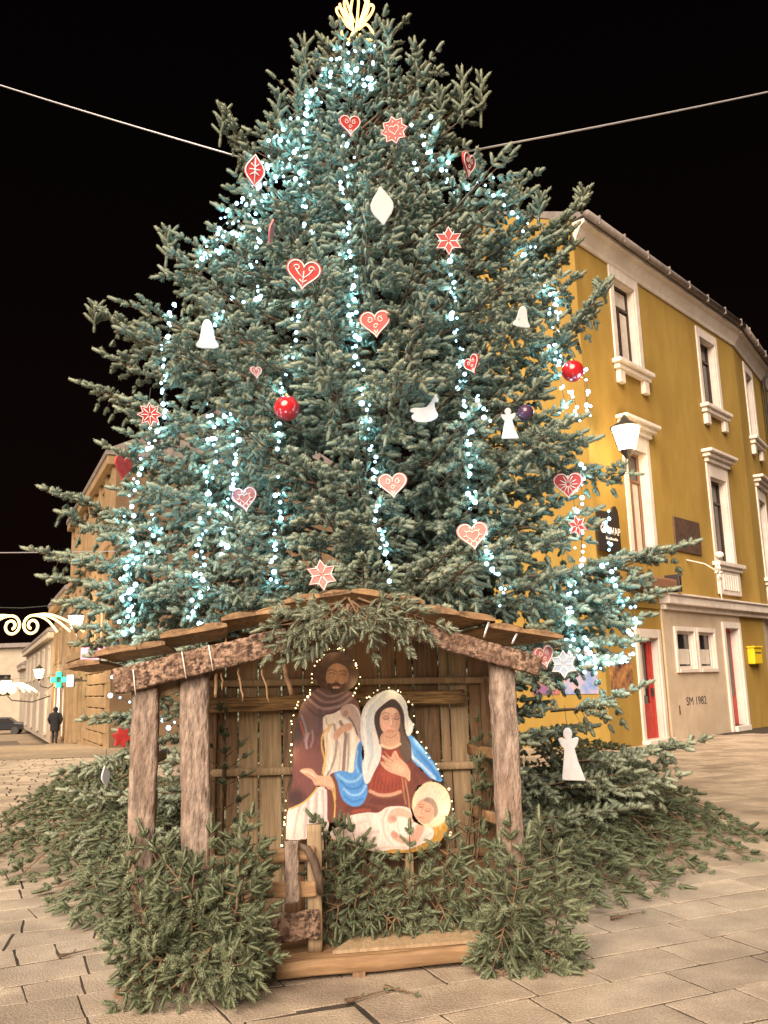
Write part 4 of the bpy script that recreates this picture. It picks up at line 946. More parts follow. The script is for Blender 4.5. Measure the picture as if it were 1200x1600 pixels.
# warm fairy lights tacked round the edge of the board
wl = thing('fairy_light_string', 'string of tiny warm bulbs outlining the painted nativity figures', 'fairy lights', S0, YAW)
route = [(440, 1320), (443, 1290), (447, 1260), (452, 1220), (455, 1180), (456, 1150), (457, 1125), (461, 1108), (468, 1098), (484, 1085), (487, 1070), (488, 1052), (500, 1030), (514, 1015), (530, 1013), (545, 1022), (556, 1035), (562, 1050), (563, 1068), (553, 1085), (560, 1095), (575, 1090), (588, 1082), (604, 1075), (620, 1080), (634, 1088), (645, 1105), (648, 1130), (653, 1150), (664, 1170), (680, 1195), (694, 1220), (703, 1240), (707, 1265), (704, 1290), (702, 1310)]
rp_ = Paint.smooth(route, 4, False); b = MB(); w = []
for i, (x, y) in enumerate(rp_):
    p = lp(x + R4.uniform(-2, 2), y + R4.uniform(-2, 2), BDEP - .02); w.append(p)
    if R4.random() < .55: b.ball(p, R4.uniform(.003, .0055) + (.003 if R4.random() < .12 else 0), 6, 4)
o = b.build('bulbs', MAT['warmled'], wl); o['kind'] = 'stuff'
MB().tube(w, .0022, 4).build('wire', MAT['wire'], wl)
for (x, y) in ((446, 1290), (455, 1180), (470, 1096), (520, 1010), (560, 1070), (620, 1075), (660, 1160), (705, 1270)):
    q = lp(x, y, BDEP - .07); point_light('bulb_glow', q, 0.22, (1, .72, .36), .03, wl)
# ================================================================== light strings on the tree
R6 = random.Random(77)
STRINGS = [
 ('dense string of cool lights wound just below the gold topper', [(522, 72), (545, 84), (570, 78), (582, 100), (560, 112), (530, 98), (512, 104), (505, 122), (528, 128), (556, 132), (580, 122), (576, 145)], 34, .35),
 ('cool light string running down the upper street-side shoulder of the tree', [(505, 118), (492, 150), (486, 178), (470, 195), (450, 205), (430, 225), (420, 250), (412, 275), (395, 300), (372, 322), (352, 345), (335, 372), (318, 405), (312, 415)], 60, .8),
 ('second cool light string beside the outermost one on the upper street side', [(488, 180), (478, 215), (462, 240), (440, 262), (420, 290), (396, 318), (372, 352), (350, 380), (338, 402)], 40, .7),
 ('cool light string dropping to the white bell', [(410, 300), (402, 345), (398, 395), (400, 440), (402, 470), (352, 480), (340, 520)], 24, .3),
 ('short cool light string between the red lens ornament and the white lens ornament', [(480, 235), (472, 268), (468, 290), (476, 330), (478, 360)], 14, .5),
 ('long cool light string falling down the middle of the tree past two hearts', [(545, 205), (540, 250), (538, 292), (544, 330), (541, 375), (547, 420), (551, 460), (552, 500), (560, 535), (560, 570), (566, 600), (574, 650), (574, 690), (590, 735), (588, 780), (596, 820), (600, 850)], 74, .5),
 ('cool light string hanging below the red heart over the red bauble', [(458, 448), (460, 480), (462, 515), (455, 545), (440, 590), (437, 660), (433, 700)], 22, .3),
 ('cool light string falling from the red bauble to the shed roof', [(436, 745), (436, 780), (434, 815), (430, 850), (430, 885), (428, 915)], 20, .3),
 ('cool light string falling from the pale star past the rocking horse', [(700, 392), (709, 430), (710, 470), (714, 510), (722, 560), (722, 600), (728, 640), (733, 690), (735, 730), (741, 780), (744, 810), (762, 855), (770, 890), (784, 920), (788, 940)], 62, .4),
 ('cool lights scattered over the upper house side of the tree', [(655, 175), (668, 205), (672, 240), (660, 262), (690, 250), (700, 285), (735, 292), (750, 288), (778, 300), (812, 345), (818, 370), (812, 392), (850, 448), (858, 475)], 42, 1.0),
 ('cool light string down the house side to the red bauble', [(858, 455), (868, 490), (866, 530), (874, 560), (876, 590), (880, 622), (878, 640)], 30, .5),
 ('cool light string hanging free beside the red bauble on the house side', [(915, 578), (918, 600), (920, 630), (925, 658)], 10, .1),
 ('cool light string hanging free under the red bauble, the shorter one', [(890, 600), (897, 625), (905, 655)], 8, .1),
 ('cool light string through the big heart on the house side', [(908, 735), (905, 765), (902, 800), (906, 845), (908, 880), (896, 920), (890, 950), (886, 985)], 40, .5),
 ('outermost cool light string on the house side, down to the lowest branches', [(955, 800), (950, 840), (962, 890), (970, 920), (988, 950), (990, 975), (985, 1005), (975, 1028)], 34, .5),
 ('cool lights bunched under the lowest branch beside the posters', [(985, 1020), (965, 1035), (945, 1032), (925, 1038), (908, 1030), (895, 1012), (905, 1000), (930, 1022)], 30, .5),
 ('outer cool light string on the street side, past the red star', [(268, 465), (268, 495), (262, 525), (258, 575), (256, 610), (250, 655), (238, 690), (222, 715), (216, 755), (210, 790), (205, 830), (208, 865), (200, 905), (205, 940), (198, 965)], 58, .6),
 ('cool light string ending at the street-side eave of the shed', [(325, 640), (335, 675), (334, 710), (325, 745), (330, 785), (316, 830), (312, 870), (318, 905), (308, 940), (316, 972)], 52, .7),
 ('cool light string beside the half hidden heart on the street side', [(358, 640), (364, 680), (372, 715), (368, 745), (356, 790), (350, 830), (345, 870)], 30, .5),
 ('short cool light string at the outer street-side branches', [(245, 800), (238, 840), (232, 865), (196, 890), (193, 925), (210, 960), (195, 985)], 30, .6),
 ('short cool light string between the rocking horse and the angel', [(745, 618), (752, 632), (760, 655)], 8, .2),
 ('cool light string lost among the boughs above the shed peak', [(598, 835), (603, 865), (607, 895)], 8, .2),
 ('cool light string behind the two street-side posts', [(172, 1068), (180, 1092), (268, 1130), (262, 1140)], 9, .2),
]
for (lab, route, n, spread) in STRINGS:
    P = Paint.smooth(route, 8, False); seg = np.r_[0, np.cumsum(np.hypot(*np.diff(P, axis=0).T))]
    pts = []; c = None
    for i in range(n):
        t = (i + R6.uniform(-.3, .3)) / (n - 1) * seg[-1]; x = float(np.interp(t, seg, P[:, 0])) + R6.gauss(0, 1.8 + 6.5 * spread); y = float(np.interp(t, seg, P[:, 1])) + R6.gauss(0, 5 + 5 * spread)
        q, ok = on_tree(x, y, 11, 1, lift=R6.choice((.07, .05, .03, .0, -.04)))
        pts.append(q)
    c = pts[0]
    root = thing('light_string', lab, 'light string', (c.x, c.y, c.z), group='cool white light strings on the tree')
    loc = [p - c for p in pts]; b = MB()
    for p in loc: b.ball(p, R6.choice((.011, .013, .016, .019, .024)), 6, 4)
    o = b.build('bulbs', MAT['led'], root); o['kind'] = 'stuff'
    wire = [loc[0]]
    for k in range(1, len(loc)):
        if (loc[k] - wire[-1]).length < .8: wire.append(loc[k] + Vector((0, .012, 0)))
    if len(wire) > 2: MB().tube(wire, .003, 4).build('wire', MAT['wire'], root)
    ng = max(1, n // 5)
    for k in range(ng):
        i = int((k + .5) * n / ng); q = loc[min(i, n - 1)]
        d = (O - pts[min(i, n - 1)]).normalized()
        point_light('bulb_glow', q + d * .08, 1.45 * (1 if spread > .25 else .6), (.32, .76, 1.0), .05, root)

# ================================================================== ornaments
def heart(n=40):
    o = []
    for k in range(n):
        t = 2 * PI * k / n; o.append((.03125 * 16 * math.sin(t) ** 3, .031 * (13 * math.cos(t) - 5 * math.cos(2 * t) - 2 * math.cos(3 * t) - math.cos(4 * t)) + .06))
    return o
def star(n, inner): return [((.5 if k % 2 == 0 else .5 * inner) * math.sin(PI * k / n), (.5 if k % 2 == 0 else .5 * inner) * math.cos(PI * k / n)) for k in range(2 * n)]
LENS = [(0, .5), (.10, .36), (.22, .2), (.29, .05), (.29, -.08), (.22, -.22), (.10, -.37), (0, -.5), (-.10, -.37), (-.22, -.22), (-.29, -.08), (-.29, .05), (-.22, .2), (-.10, .36)]
BELL = [(-.06, .5), (.06, .5), (.14, .42), (.2, .28), (.24, .05), (.3, -.2), (.42, -.36), (.4, -.46), (.2, -.5), (-.2, -.5), (-.4, -.46), (-.42, -.36), (-.3, -.2), (-.24, .05), (-.2, .28), (-.14, .42)]
ANGEL = [(-.04, .5), (.04, .5), (.10, .44), (.11, .36), (.07, .29), (.2, .32), (.25, .28), (.19, .16), (.12, .1), (.17, -.15), (.28, -.46), (.28, -.5), (-.25, -.46), (-.25, -.42), (-.17, -.1), (-.12, .1), (-.19, .17), (-.24, .3), (-.2, .33), (-.07, .29), (-.11, .36), (-.10, .44)]
HORSE = [(-.48, -.02), (-.42, .06), (-.3, .08), (-.1, .06), (.08, .08), (.2, .2), (.3, .34), (.42, .5), (.46, .36), (.5, .3), (.46, .2), (.36, .22), (.34, .1), (.38, -.05), (.44, -.2), (.4, -.3), (.2, -.4), (0, -.43), (-.25, -.4), (-.42, -.3), (-.44, -.18), (-.34, -.1), (-.44, -.06)]
def inset(o, k): return [(a * k, b * k) for a, b in o]
def frame_at(p, yaw=0.0, tilt=0.0):
    N = (O - p); N.z *= .35; N.normalize(); N = Matrix.Rotation(yaw, 3, 'Z') @ N
    X = Vector((0, 0, 1)).cross(N).normalized(); Z = N.cross(X)
    Rm = Matrix.Rotation(tilt, 3, N); return (Vector((0, 0, 0)), Rm @ X, Rm @ Z, N)
def l3(fr, a, b, h): return fr[0] + fr[1] * a + fr[2] * b + fr[3] * h
def flat_ornament(name, label, cat, x, y, size, outline, m, yaw=0, tilt=0, icing=None, group=None, dy=0.0, asp=1.0):
    p, ok = on_tree(x, y, size * .5, 0, lift=.09 + dy); p = Vector(p)
    dist = -((CAM_M.transposed() @ (p - O)).z); s = size / FPX * dist
    root = thing(name, label, cat, p, group=group); fr = frame_at(p, yaw, tilt)
    ol = [(a * s * asp, b_ * s) for a, b_ in outline]; t = .05 * s + .006
    body = MB().plate(ol, fr, t).build('biscuit' if icing else 'cut_out', m, root, bevel=t * .3)
    if icing:
        rim = [l3(fr, a * .90, b_ * .90, t / 2 + .002) for a, b_ in ol]
        MB().tube(rim, .022 * s, 5, closed=True).build('icing_rim', MAT['icing'], root, smooth=True)
        bb_ = MB()
        for line in icing:
            bb_.tube([l3(fr, a * s, c_ * s, t / 2 + .002) for a, c_ in line], .017 * s, 5)
        bb_.build('icing_pattern', MAT['icing'], root, smooth=True)
    top = max(ol, key=lambda e: e[1]) if cat != 'heart' else (0, .33 * s)
    MB().tube([l3(fr, 0, top[1] * .95, -.0), l3(fr, 0, top[1], -.0) + Vector((0, .05, .10 + .2 * s))], .003, 4).build('hanging_loop', MAT['wire'], root)
    return root
def spokes(n, r0, r1, cy=0): return [[(r0 * math.cos(2 * PI * k / n), cy + r0 * math.sin(2 * PI * k / n)), (r1 * math.cos(2 * PI * k / n), cy + r1 * math.sin(2 * PI * k / n))] for k in range(n)]
def curl(cx, cy, r, a0, turns, n=12, flip=1): return [(cx + flip * r * (1 - .6 * k / n) * math.cos(a0 + turns * 2 * PI * k / n), cy + r * (1 - .6 * k / n) * math.sin(a0 + turns * 2 * PI * k / n)) for k in range(n + 1)]
HP = [[(0, -.3), (0, .1)], [(0, -.1), (.14, .02), (.24, .16)], [(0, -.1), (-.14, .02), (-.24, .16)], [(0, -.22), (.1, -.14)], [(0, -.22), (-.1, -.14)], curl(.2, .18, .09, 0, 1), curl(-.2, .18, .09, 0, 1, flip=-1)]
HW = spokes(12, .06, .3, .04)
HD = [curl(.17, .14, .10, 1, 1.1), curl(-.17, .14, .10, 1, 1.1, flip=-1), curl(0, -.06, .08, 0, 1), [(0, -.32), (.05, -.18)], [(0, -.32), (-.05, -.18)], [(0, .12), (0, .22)]]
H2 = [inset(heart(16), .42) + [inset(heart(16), .42)[0]]] + spokes(10, .2, .3, .02)
SP = spokes(6, .05, .34); SP8 = spokes(8, .06, .32)
mh = [(a * .36, b_ * .36) for a, b_ in heart(16)]; SH = [mh + [mh[0]]] + spokes(8, .24, .32)
gH = 'painted gingerbread hearts'; gS = 'painted star ornaments'
flat_ornament('heart_ornament', 'open red heart with white curls half hidden near the treetop', 'heart', 547, 196, 36, heart(), MAT['red'], .3, .1, HD, gH, -.02)
flat_ornament('star_ornament', 'red eight-pointed star with a small white heart near the treetop', 'star', 616, 204, 46, star(8, .72), MAT['red'], -.2, .1, SH, gS)
flat_ornament('lens_ornament', 'red pointed lens-shaped ornament with white cross pattern on the upper street side', 'ornament', 398, 267, 54, LENS, MAT['red'], .2, 0, [[(0, -.36), (0, .36)], [(-.16, .03), (.16, .03)], [(-.13, -.14), (0, -.04)], [(.13, -.14), (0, -.04)], [(-.12, .2), (0, .1)], [(.12, .2), (0, .1)]], None, 0, 1.05)
flat_ornament('lens_ornament', 'plain white lens-shaped ornament high in the middle of the tree', 'ornament', 597, 322, 62, LENS, MAT['white'], -.05, .05)
flat_ornament('heart_ornament', 'red ornament turned edge-on near the rope on the upper house side', 'heart', 732, 258, 42, heart(), MAT['red'], 1.15, .2, HD, gH, .02)
flat_ornament('star_ornament', 'six-pointed red star with pale rays above the light string', 'star', 701, 377, 48, star(6, .55), MAT['red'], .1, 0, SP, gS, .02)
flat_ornament('heart_ornament', 'largest red heart with a white branch pattern, upper middle', 'heart', 474, 430, 56, heart(), MAT['red'], .1, -.1, HP, gH, .02)
flat_ornament('heart_ornament', 'red heart with white curls in the middle, under the white lens', 'heart', 587, 507, 50, heart(), MAT['red'], -.1, .05, HD, gH, .02)
flat_ornament('heart_ornament', 'small red heart turned sideways above the rocking horse', 'heart', 738, 570, 34, heart(), MAT['red'], -.8, .2, HD, gH, .02)
flat_ornament('bell_ornament', 'plain white bell cut-out on the street side', 'bell', 324, 522, 46, BELL, MAT['white'], .15, .05, asp=.92)
flat_ornament('heart_ornament', 'tiny pale pink heart left of the red bauble', 'heart', 400, 582, 22, heart(), MAT['pink'], .6, .2, H2, gH)
flat_ornament('horse_ornament', 'plain white rocking-horse cut-out in the middle of the tree', 'ornament', 663, 640, 48, HORSE, MAT['white'], .1, .05)
flat_ornament('angel_ornament', 'small plain white angel cut-out beside the purple bauble', 'angel', 795, 662, 50, ANGEL, MAT['white'], -.1, 0, dy=.04)
flat_ornament('angel_ornament', 'large plain white angel cut-out low on the house side', 'angel', 891, 1179, 82, ANGEL, MAT['white'], -.15, .06, dy=.06, asp=.82)
flat_ornament('star_ornament', 'eight-pointed red star on the outer street side', 'star', 234, 648, 42, star(8, .6), MAT['red'], .2, .1, SP8, gS, .02)
flat_ornament('heart_ornament', 'pale red heart half hidden by a bough on the street side', 'heart', 382, 780, 44, heart(), MAT['pink'], .4, .2, H2, gH, -.02)
flat_ornament('heart_ornament', 'pink heart with a small flower pattern left of the long light string', 'heart', 614, 759, 46, heart(), MAT['pink'], 0, .05, HD, gH, .03)
flat_ornament('heart_ornament', 'wide red heart with white spokes on the house side by the lantern', 'heart', 888, 759, 48, heart(), MAT['red'], -.15, -.05, HW, gH, .03)
flat_ornament('heart_ornament', 'pink heart with white lace low above the shed, tilted', 'heart', 739, 838, 50, heart(), MAT['pink'], .1, .1, H2, gH, .03)
flat_ornament('star_ornament', 'six-pointed salmon star standing just over the shed peak', 'star', 503, 899, 52, star(6, .58), MAT['pink'], .1, .12, SP, gS, .05)
flat_ornament('star_ornament', 'dark red star half behind twigs under the wide heart', 'star', 903, 822, 38, star(6, .5), MAT['red'], -.6, .1, SP, gS)
flat_ornament('star_ornament', 'grey-blue six-pointed star hanging by the house-side eave of the shed', 'star', 881, 1038, 46, star(6, .6), MAT['greyblue'], -.1, 0, SP, gS, .02)
flat_ornament('heart_ornament', 'pink heart peeping out behind the house-side eave of the shed', 'heart', 850, 1027, 40, heart(), MAT['pink'], .7, .2, HD, gH)
flat_ornament('bell_ornament', 'white bell half hidden among boughs on the upper house side', 'bell', 816, 495, 34, BELL, MAT['white'], .4, -.1, dy=-.06)
flat_ornament('heart_ornament', 'plain deep red heart at the outer street-side branches', 'heart', 192, 731, 40, heart(), MAT['red'], .9, 0, None, gH, .05)
flat_ornament('lens_ornament', 'narrow pink ornament turned edge-on under the upper street-side lights', 'ornament', 424, 362, 42, LENS, MAT['pink'], 1.35, .1, dy=.03)
flat_ornament('star_ornament', 'dark red star with a pale back low behind the first street-side post', 'star', 190, 1152, 36, star(6, .6), MAT['red'], .5, .3, None, gS, .05)
flat_ornament('lens_ornament', 'thin white ornament seen edge-on low among the street-side boughs', 'ornament', 165, 1213, 34, LENS, MAT['white'], .9, .15, dy=.08)
def bauble(label, x, y, rpx, m):
    p, ok = on_tree(x, y, rpx, 1, lift=.05); dist = -((CAM_M.transposed() @ (p - O)).z); s = rpx / FPX * dist
    root = thing('bauble', label, 'bauble', p, group='round glass baubles')
    MB().ball((0, 0, 0), s, 24, 16).build('ball', m, root, smooth=True)
    MB().tube([(0, 0, s * .95), (0, 0, s * 1.15)], s * .2, 10).build('cap', MAT['gold'], root)
    MB().tube([(0, 0, s * 1.15), (0, .03, s * 1.15 + .12)], .003, 4).build('hanging_loop', MAT['wire'], root)
bauble('bright red glass bauble on the street side below the small heart', 448, 638, 20, MAT['redball'])
bauble('deep red glass bauble at the house side beside the free-hanging lights', 895, 580, 17, MAT['redball'])
bauble('dark purple glass bauble next to the small white angel', 821, 645, 13, MAT['purple'])

# gold light topper: butterfly-like spray of light tubes
tp = pY(553, 62, TY - .15); topper = thing('tree_topper', 'gold light-tube topper shaped like a spray of loops on the treetop', 'tree topper', tp)
def tpx(x, y): return pY(x, y, TY - .15) - tp
loops = [[(553, 62), (551, 40), (548, 20), (551, -2), (556, -6), (560, 0), (559, 20), (557, 42), (555, 62)],
         [(552, 45), (545, 28), (538, 8), (540, 0), (546, 14), (553, 34)], [(558, 45), (566, 24), (572, 4), (576, 4), (570, 22), (560, 40)],
         [(550, 42), (538, 34), (528, 22), (526, 14), (532, 12), (540, 22), (550, 36)], [(560, 40), (572, 32), (582, 18), (583, 9), (576, 9), (570, 20), (562, 34)],
         [(550, 46), (540, 40), (534, 46), (536, 58), (545, 62), (551, 52)], [(560, 46), (572, 38), (582, 50), (582, 60), (572, 62), (562, 54)], [(546, 40), (534, 18), (531, 6)], [(564, 38), (576, 12), (570, 0)]]
for lpz in loops: MB().tube([tpx(*q) for q in Paint.smooth(lpz, 5, False)], .016, 6).build('light_tube', MAT['goldtube'], topper, smooth=True)
MB().tube([(0, 0, -.35), (0, 0, .2)], .012, 6).build('stem', MAT['iron'], topper)
point_light('tube_glow', (0, -.15, .1), 2.5, (1, .68, .34), .15, topper)

# guy ropes
def rope(label, a, b_, r_=.012, sag=.06):
    b_ = a + (b_ - a) * 2.0; sag *= 2
    pts = [a.lerp(b_, k / 16) + Vector((0, 0, -sag * math.sin(PI * k / 16))) for k in range(17)]
    o = MB().tube([p - a for p in pts], r_, 6).build('guy_rope', MAT['steel'], smooth=True); o.location = a
    tag(o, label, 'rope', 'ropes steadying the tree')
rope('pale steel rope from the tree to the upper street-side edge of the sky', Vector((TX - .1, TY, pY(345, 275, TY).z - .2)), pY(-40, 108, 11.0))
rope('pale steel rope from the tree across to the sky over the yellow house', Vector((TX + .1, TY, pY(765, 248, TY).z - .1)), pY(1240, 122, 10.5))
rope('thin low steel rope at the street-side tip of the lowest long branch', Vector((TX - .1, TY, pY(60, 868, TY).z)), pY(-40, 858, 14), .008, .03)
# ================================================================== the mustard-yellow house
TH = math.radians(42); H0 = pg(1000, 1165); H0.z = 0
HD_ = Vector((math.sin(TH), math.cos(TH), 0)); HN = Vector((math.cos(TH), -math.sin(TH), 0)); UPV = Vector((0, 0, 1))
house = thing('yellow_house', 'mustard-yellow corner house with white window surrounds beside the tree', 'house', H0)
class Facade:
    """local frame on a wall: s along, z up, h out of the wall; coordinates relative to the house root"""
    def __init__(f, origin, d, n, root): f.o, f.d, f.n, f.root = origin, d, n, root
    def P(f, s, z, h=0.0): return f.o + f.d * s + UPV * z + f.n * h
    def box(f, name, s0, s1, z0, z1, h0, h1, m, parent=None, bevel=0.0, b=None):
        q = [f.P(s, z, h) for z in (z0, z1) for (s, h) in ((s0, h1), (s1, h1), (s1, h0), (s0, h0))]
        mb = b or MB(); mb.hexa(q)
        return mb if b is not None else mb.build(name, m, parent or f.root, bevel=bevel)
    def wall(f, name, s0, s1, z0, z1, holes, m, depth=.28, h=0.0, reveal=None):
        S = sorted({s0, s1, *[k for o in holes for k in (o[0], o[1])]}); Z = sorted({z0, z1, *[k for o in holes for k in (o[2], o[3])]}); b = MB()
        for i in range(len(S) - 1):
            for j in range(len(Z) - 1):
                cs, cz = (S[i] + S[i + 1]) / 2, (Z[j] + Z[j + 1]) / 2
                if any(o[0] < cs < o[1] and o[2] < cz < o[3] for o in holes): continue
                b.add([f.P(S[i], Z[j], h), f.P(S[i + 1], Z[j], h), f.P(S[i + 1], Z[j + 1], h), f.P(S[i], Z[j + 1], h)], [(0, 1, 2, 3)])
        for (a, c, e, g_) in holes:
            rv = MB(); rv.add([f.P(a, e, h), f.P(c, e, h), f.P(c, g_, h), f.P(a, g_, h), f.P(a, e, h - depth), f.P(c, e, h - depth), f.P(c, g_, h - depth), f.P(a, g_, h - depth)], [(0, 4, 5, 1), (1, 5, 6, 2), (2, 6, 7, 3), (3, 7, 4, 0)])
            rv.build('window_reveal', reveal or MAT['trim'], f.root)
        return b.build(name, m, f.root)
    def window(f, s0, s1, z0, z1, h=0.0, rec=.2, curtain=None, transom=.72, name='window', fm=None, mullion=True, parent=None):
        fm = fm or MAT['frame']; w = .07
        b = MB(); f.box('', s0, s0 + w, z0, z1, h - rec - .06, h - rec, None, b=b); f.box('', s1 - w, s1, z0, z1, h - rec - .06, h - rec, None, b=b)
        f.box('', s0 + w, s1 - w, z0, z0 + w, h - rec - .06, h - rec, None, b=b); f.box('', s0 + w, s1 - w, z1 - w, z1, h - rec - .06, h - rec, None, b=b)
        zt = z0 + (z1 - z0) * transom
        f.box('', s0 + w, s1 - w, zt, zt + .07, h - rec - .06, h - rec + .012, None, b=b)
        if mullion: f.box('', (s0 + s1) / 2 - .045, (s0 + s1) / 2 + .045, z0 + w, zt, h - rec - .06, h - rec + .014, None, b=b)
        win = b.build(name, fm, parent or f.root)
        cs = [(s0 + w, (s0 + s1) / 2 - .045), ((s0 + s1) / 2 + .045, s1 - w)] if mullion else [(s0 + w, s1 - w)]
        for (a, c) in cs: f.box('pane', a, c, z0 + w, zt, h - rec - .05, h - rec - .04, MAT['glass'], win)
        f.box('pane', s0 + w, s1 - w, zt + .07, z1 - w, h - rec - .05, h - rec - .04, MAT['glass'], win)
        if curtain:
            for (ca, cb, cz0, cz1) in curtain:
                b = MB(); n = 12
                for k in range(n + 1):
                    s = ca + (cb - ca) * k / n; hh = h - rec - .034 + (.006 if k % 2 else 0)
                    b.v.append(tuple(f.P(s, cz0, hh))); b.v.append(tuple(f.P(s, cz1, hh)))
                for k in range(n): b.f.append((2 * k, 2 * k + 2, 2 * k + 3, 2 * k + 1))
                b.build('curtain', MAT['curtain'], win)
        return win
    def surround(f, s0, s1, z0, z1, w, wt=None, proud=.05, name='surround'):
        wt = wt or w; b = MB()
        f.box('', s0 - w, s0, z0, z1 + wt, 0.003, proud, None, b=b); f.box('', s1, s1 + w, z0, z1 + wt, 0.003, proud, None, b=b); f.box('', s0, s1, z1, z1 + wt, 0.003, proud, None, b=b)
        return b.build(name, MAT['trim'], f.root, bevel=.012)
    def sill(f, s0, s1, z, w=.2):
        b = MB(); f.box('', s0 - w - .18, s1 + w + .18, z - .12, z, .003, .26, None, b=b); f.box('', s0 - w - .10, s1 + w + .10, z - .26, z - .12, .003, .18, None, b=b)
        f.box('', s0 - w - .02, s0 - w + .26, z - .62, z - .26, .003, .14, None, b=b); f.box('', s1 + w - .26, s1 + w + .02, z - .62, z - .26, .003, .14, None, b=b)
        return b.build('sill', MAT['trim'], f.root, bevel=.02)
    def cap(f, s0, s1, z, w=.2):
        b = MB(); f.box('', s0 - w - .22, s1 + w + .22, z + .26, z + .36, .003, .34, None, b=b); f.box('', s0 - w - .14, s1 + w + .14, z + .14, z + .26, .003, .24, None, b=b); f.box('', s0 - w - .04, s1 + w + .04, z, z + .14, .003, .14, None, b=b)
        return b.build('window_cap', MAT['trim'], f.root, bevel=.02)
    def base(f, s0, s1, z, w=.2):
        b = MB(); f.box('', s0 - w - .2, s1 + w + .2, z - .12, z, .003, .24, None, b=b); f.box('', s0 - w - .1, s1 + w + .1, z - .24, z - .12, .003, .16, None, b=b)
        f.box('', s0 - w, s1 + w, z - .95, z - .24, .003, .10, None, b=b)
        o = b.build('window_base', MAT['trim'], f.root, bevel=.015)
        for k in range(7):
            s = s0 + (s1 - s0) * (k + .5) / 7; f.box('baluster', s - .05, s + .05, z - .82, z - .36, .10, .14, MAT['trim'], o, .012)
        return o
fa = Facade(Vector((0, 0, 0)), HD_, HN, house)
BEND = 8.95; S_L = -1.4; EAVE = 12.9
up_holes = [(.53, 1.75, 9.76, 12.12), (6.02, 7.22, 9.74, 11.98), (.50, 1.62, 4.55, 7.42), (5.78, 7.0, 4.86, 7.45)]
fa.wall('upper_wall', S_L, BEND, 3.72, EAVE, up_holes, MAT['yellow'])
low_holes = [(.30, 1.36, 0.10, 2.55), (2.35, 3.45, 1.78, 2.76), (3.72, 4.78, 1.78, 2.76), (5.60, 6.62, .15, 2.92)]
fa.wall('ground_floor_wall', S_L, 1.72, 0, 3.30, [low_holes[0]], MAT['yellow'])
fa.wall('rendered_shopfront', 1.722, 6.9, 0, 3.32, low_holes[1:], MAT['beige'], h=.05)
fa.wall('ground_floor_wall', 6.9, BEND, 0, 3.30, [], MAT['yellow'])
b = MB(); fa.box('', 1.70, BEND, 3.30, 3.44, .003, .16, None, b=b); fa.box('', 1.66, BEND, 3.44, 3.66, .003, .30, None, b=b); fa.box('', 1.62, BEND, 3.66, 3.72, .003, .36, None, b=b)
b.build('string_course', MAT['trim'], house, bevel=.02)
fa.box('render_edge', 1.69, 1.7215, 0, 3.3, -.01, .05, MAT['beige'])
fa.box('string_course', S_L, 1.60, 3.30, 3.719, .003, .05, MAT['yellow'])
# windows
fa.window(.53, 1.75, 9.76, 12.12, curtain=[(.62, 1.08, 9.85, 11.4), (1.2, 1.66, 9.85, 11.4), (.62, 1.66, 11.55, 12.0)])
fa.window(6.02, 7.22, 9.74, 11.98, curtain=[(6.12, 6.3, 9.85, 11.3)])
fa.window(.50, 1.62, 4.55, 7.42, fm=MAT['brown'], curtain=[(.58, 1.0, 4.65, 6.6), (1.12, 1.5, 4.65, 6.6)])
fa.window(5.78, 7.0, 4.86, 7.45, curtain=[(6.02, 6.2, 4.95, 6.7)])
fa.surround(.53, 1.75, 9.76, 12.12, .22, .34); fa.sill(.53, 1.75, 9.74)
fa.surround(6.02, 7.22, 9.74, 11.98, .2, .3); fa.sill(6.02, 7.22, 9.72)
fa.surround(.50, 1.62, 4.55, 7.42, .2, .42); fa.cap(.50, 1.62, 7.843)
fa.surround(5.78, 7.0, 4.86, 7.45, .2, .42); fa.cap(5.78, 7.0, 7.873); fa.base(5.78, 7.0, 4.857)
# eaves: white cove, gutter, strip of roof
def eaves(f, s0, s1, z):
    b = MB(); n = 6; L = []
    for (h, zz) in ((.004, z - .46), (.06, z - .46), (.09, z - .36), (.22, z - .12), (.34, z - .04), (.34, z + .06), (.004, z + .06)): L.append((h, zz))
    m = len(L)
    for s in (s0, s1):
        for (h, zz) in L: b.v.append(tuple(f.P(s, zz, h)))
    for k in range(m): b.f.append((k, (k + 1) % m, m + (k + 1) % m, m + k))
    b.f.append(tuple(range(m))); b.f.append(tuple(m + k for k in range(m))[::-1])
    b.build('cornice', MAT['trim'], f.root)
    pts = [f.P(s0, z + .15, .42), f.P(s1, z + .15, .42)]
    g_ = MB().tube(pts, .10, 12).build('gutter', MAT['roof'], f.root, smooth=True)
    k = s0 + .5
    while k < s1: 
        f.box('gutter_bracket', k, k + .04, z + .03, z + .258, .31, .53, MAT['roof'], g_); k += 1.35
    b = MB().hexa([f.P(s0, z + .16, .36), f.P(s1, z + .16, .36), f.P(s1, z + .10, .0), f.P(s0, z + .10, .0), f.P(s0, z + .22, .36), f.P(s1, z + .22, .36), f.P(s1, z + 1.6, -3.0), f.P(s0, z + 1.6, -3.0)])
    b.build('roof', MAT['roof'], f.root)
eaves(fa, S_L, BEND, EAVE)
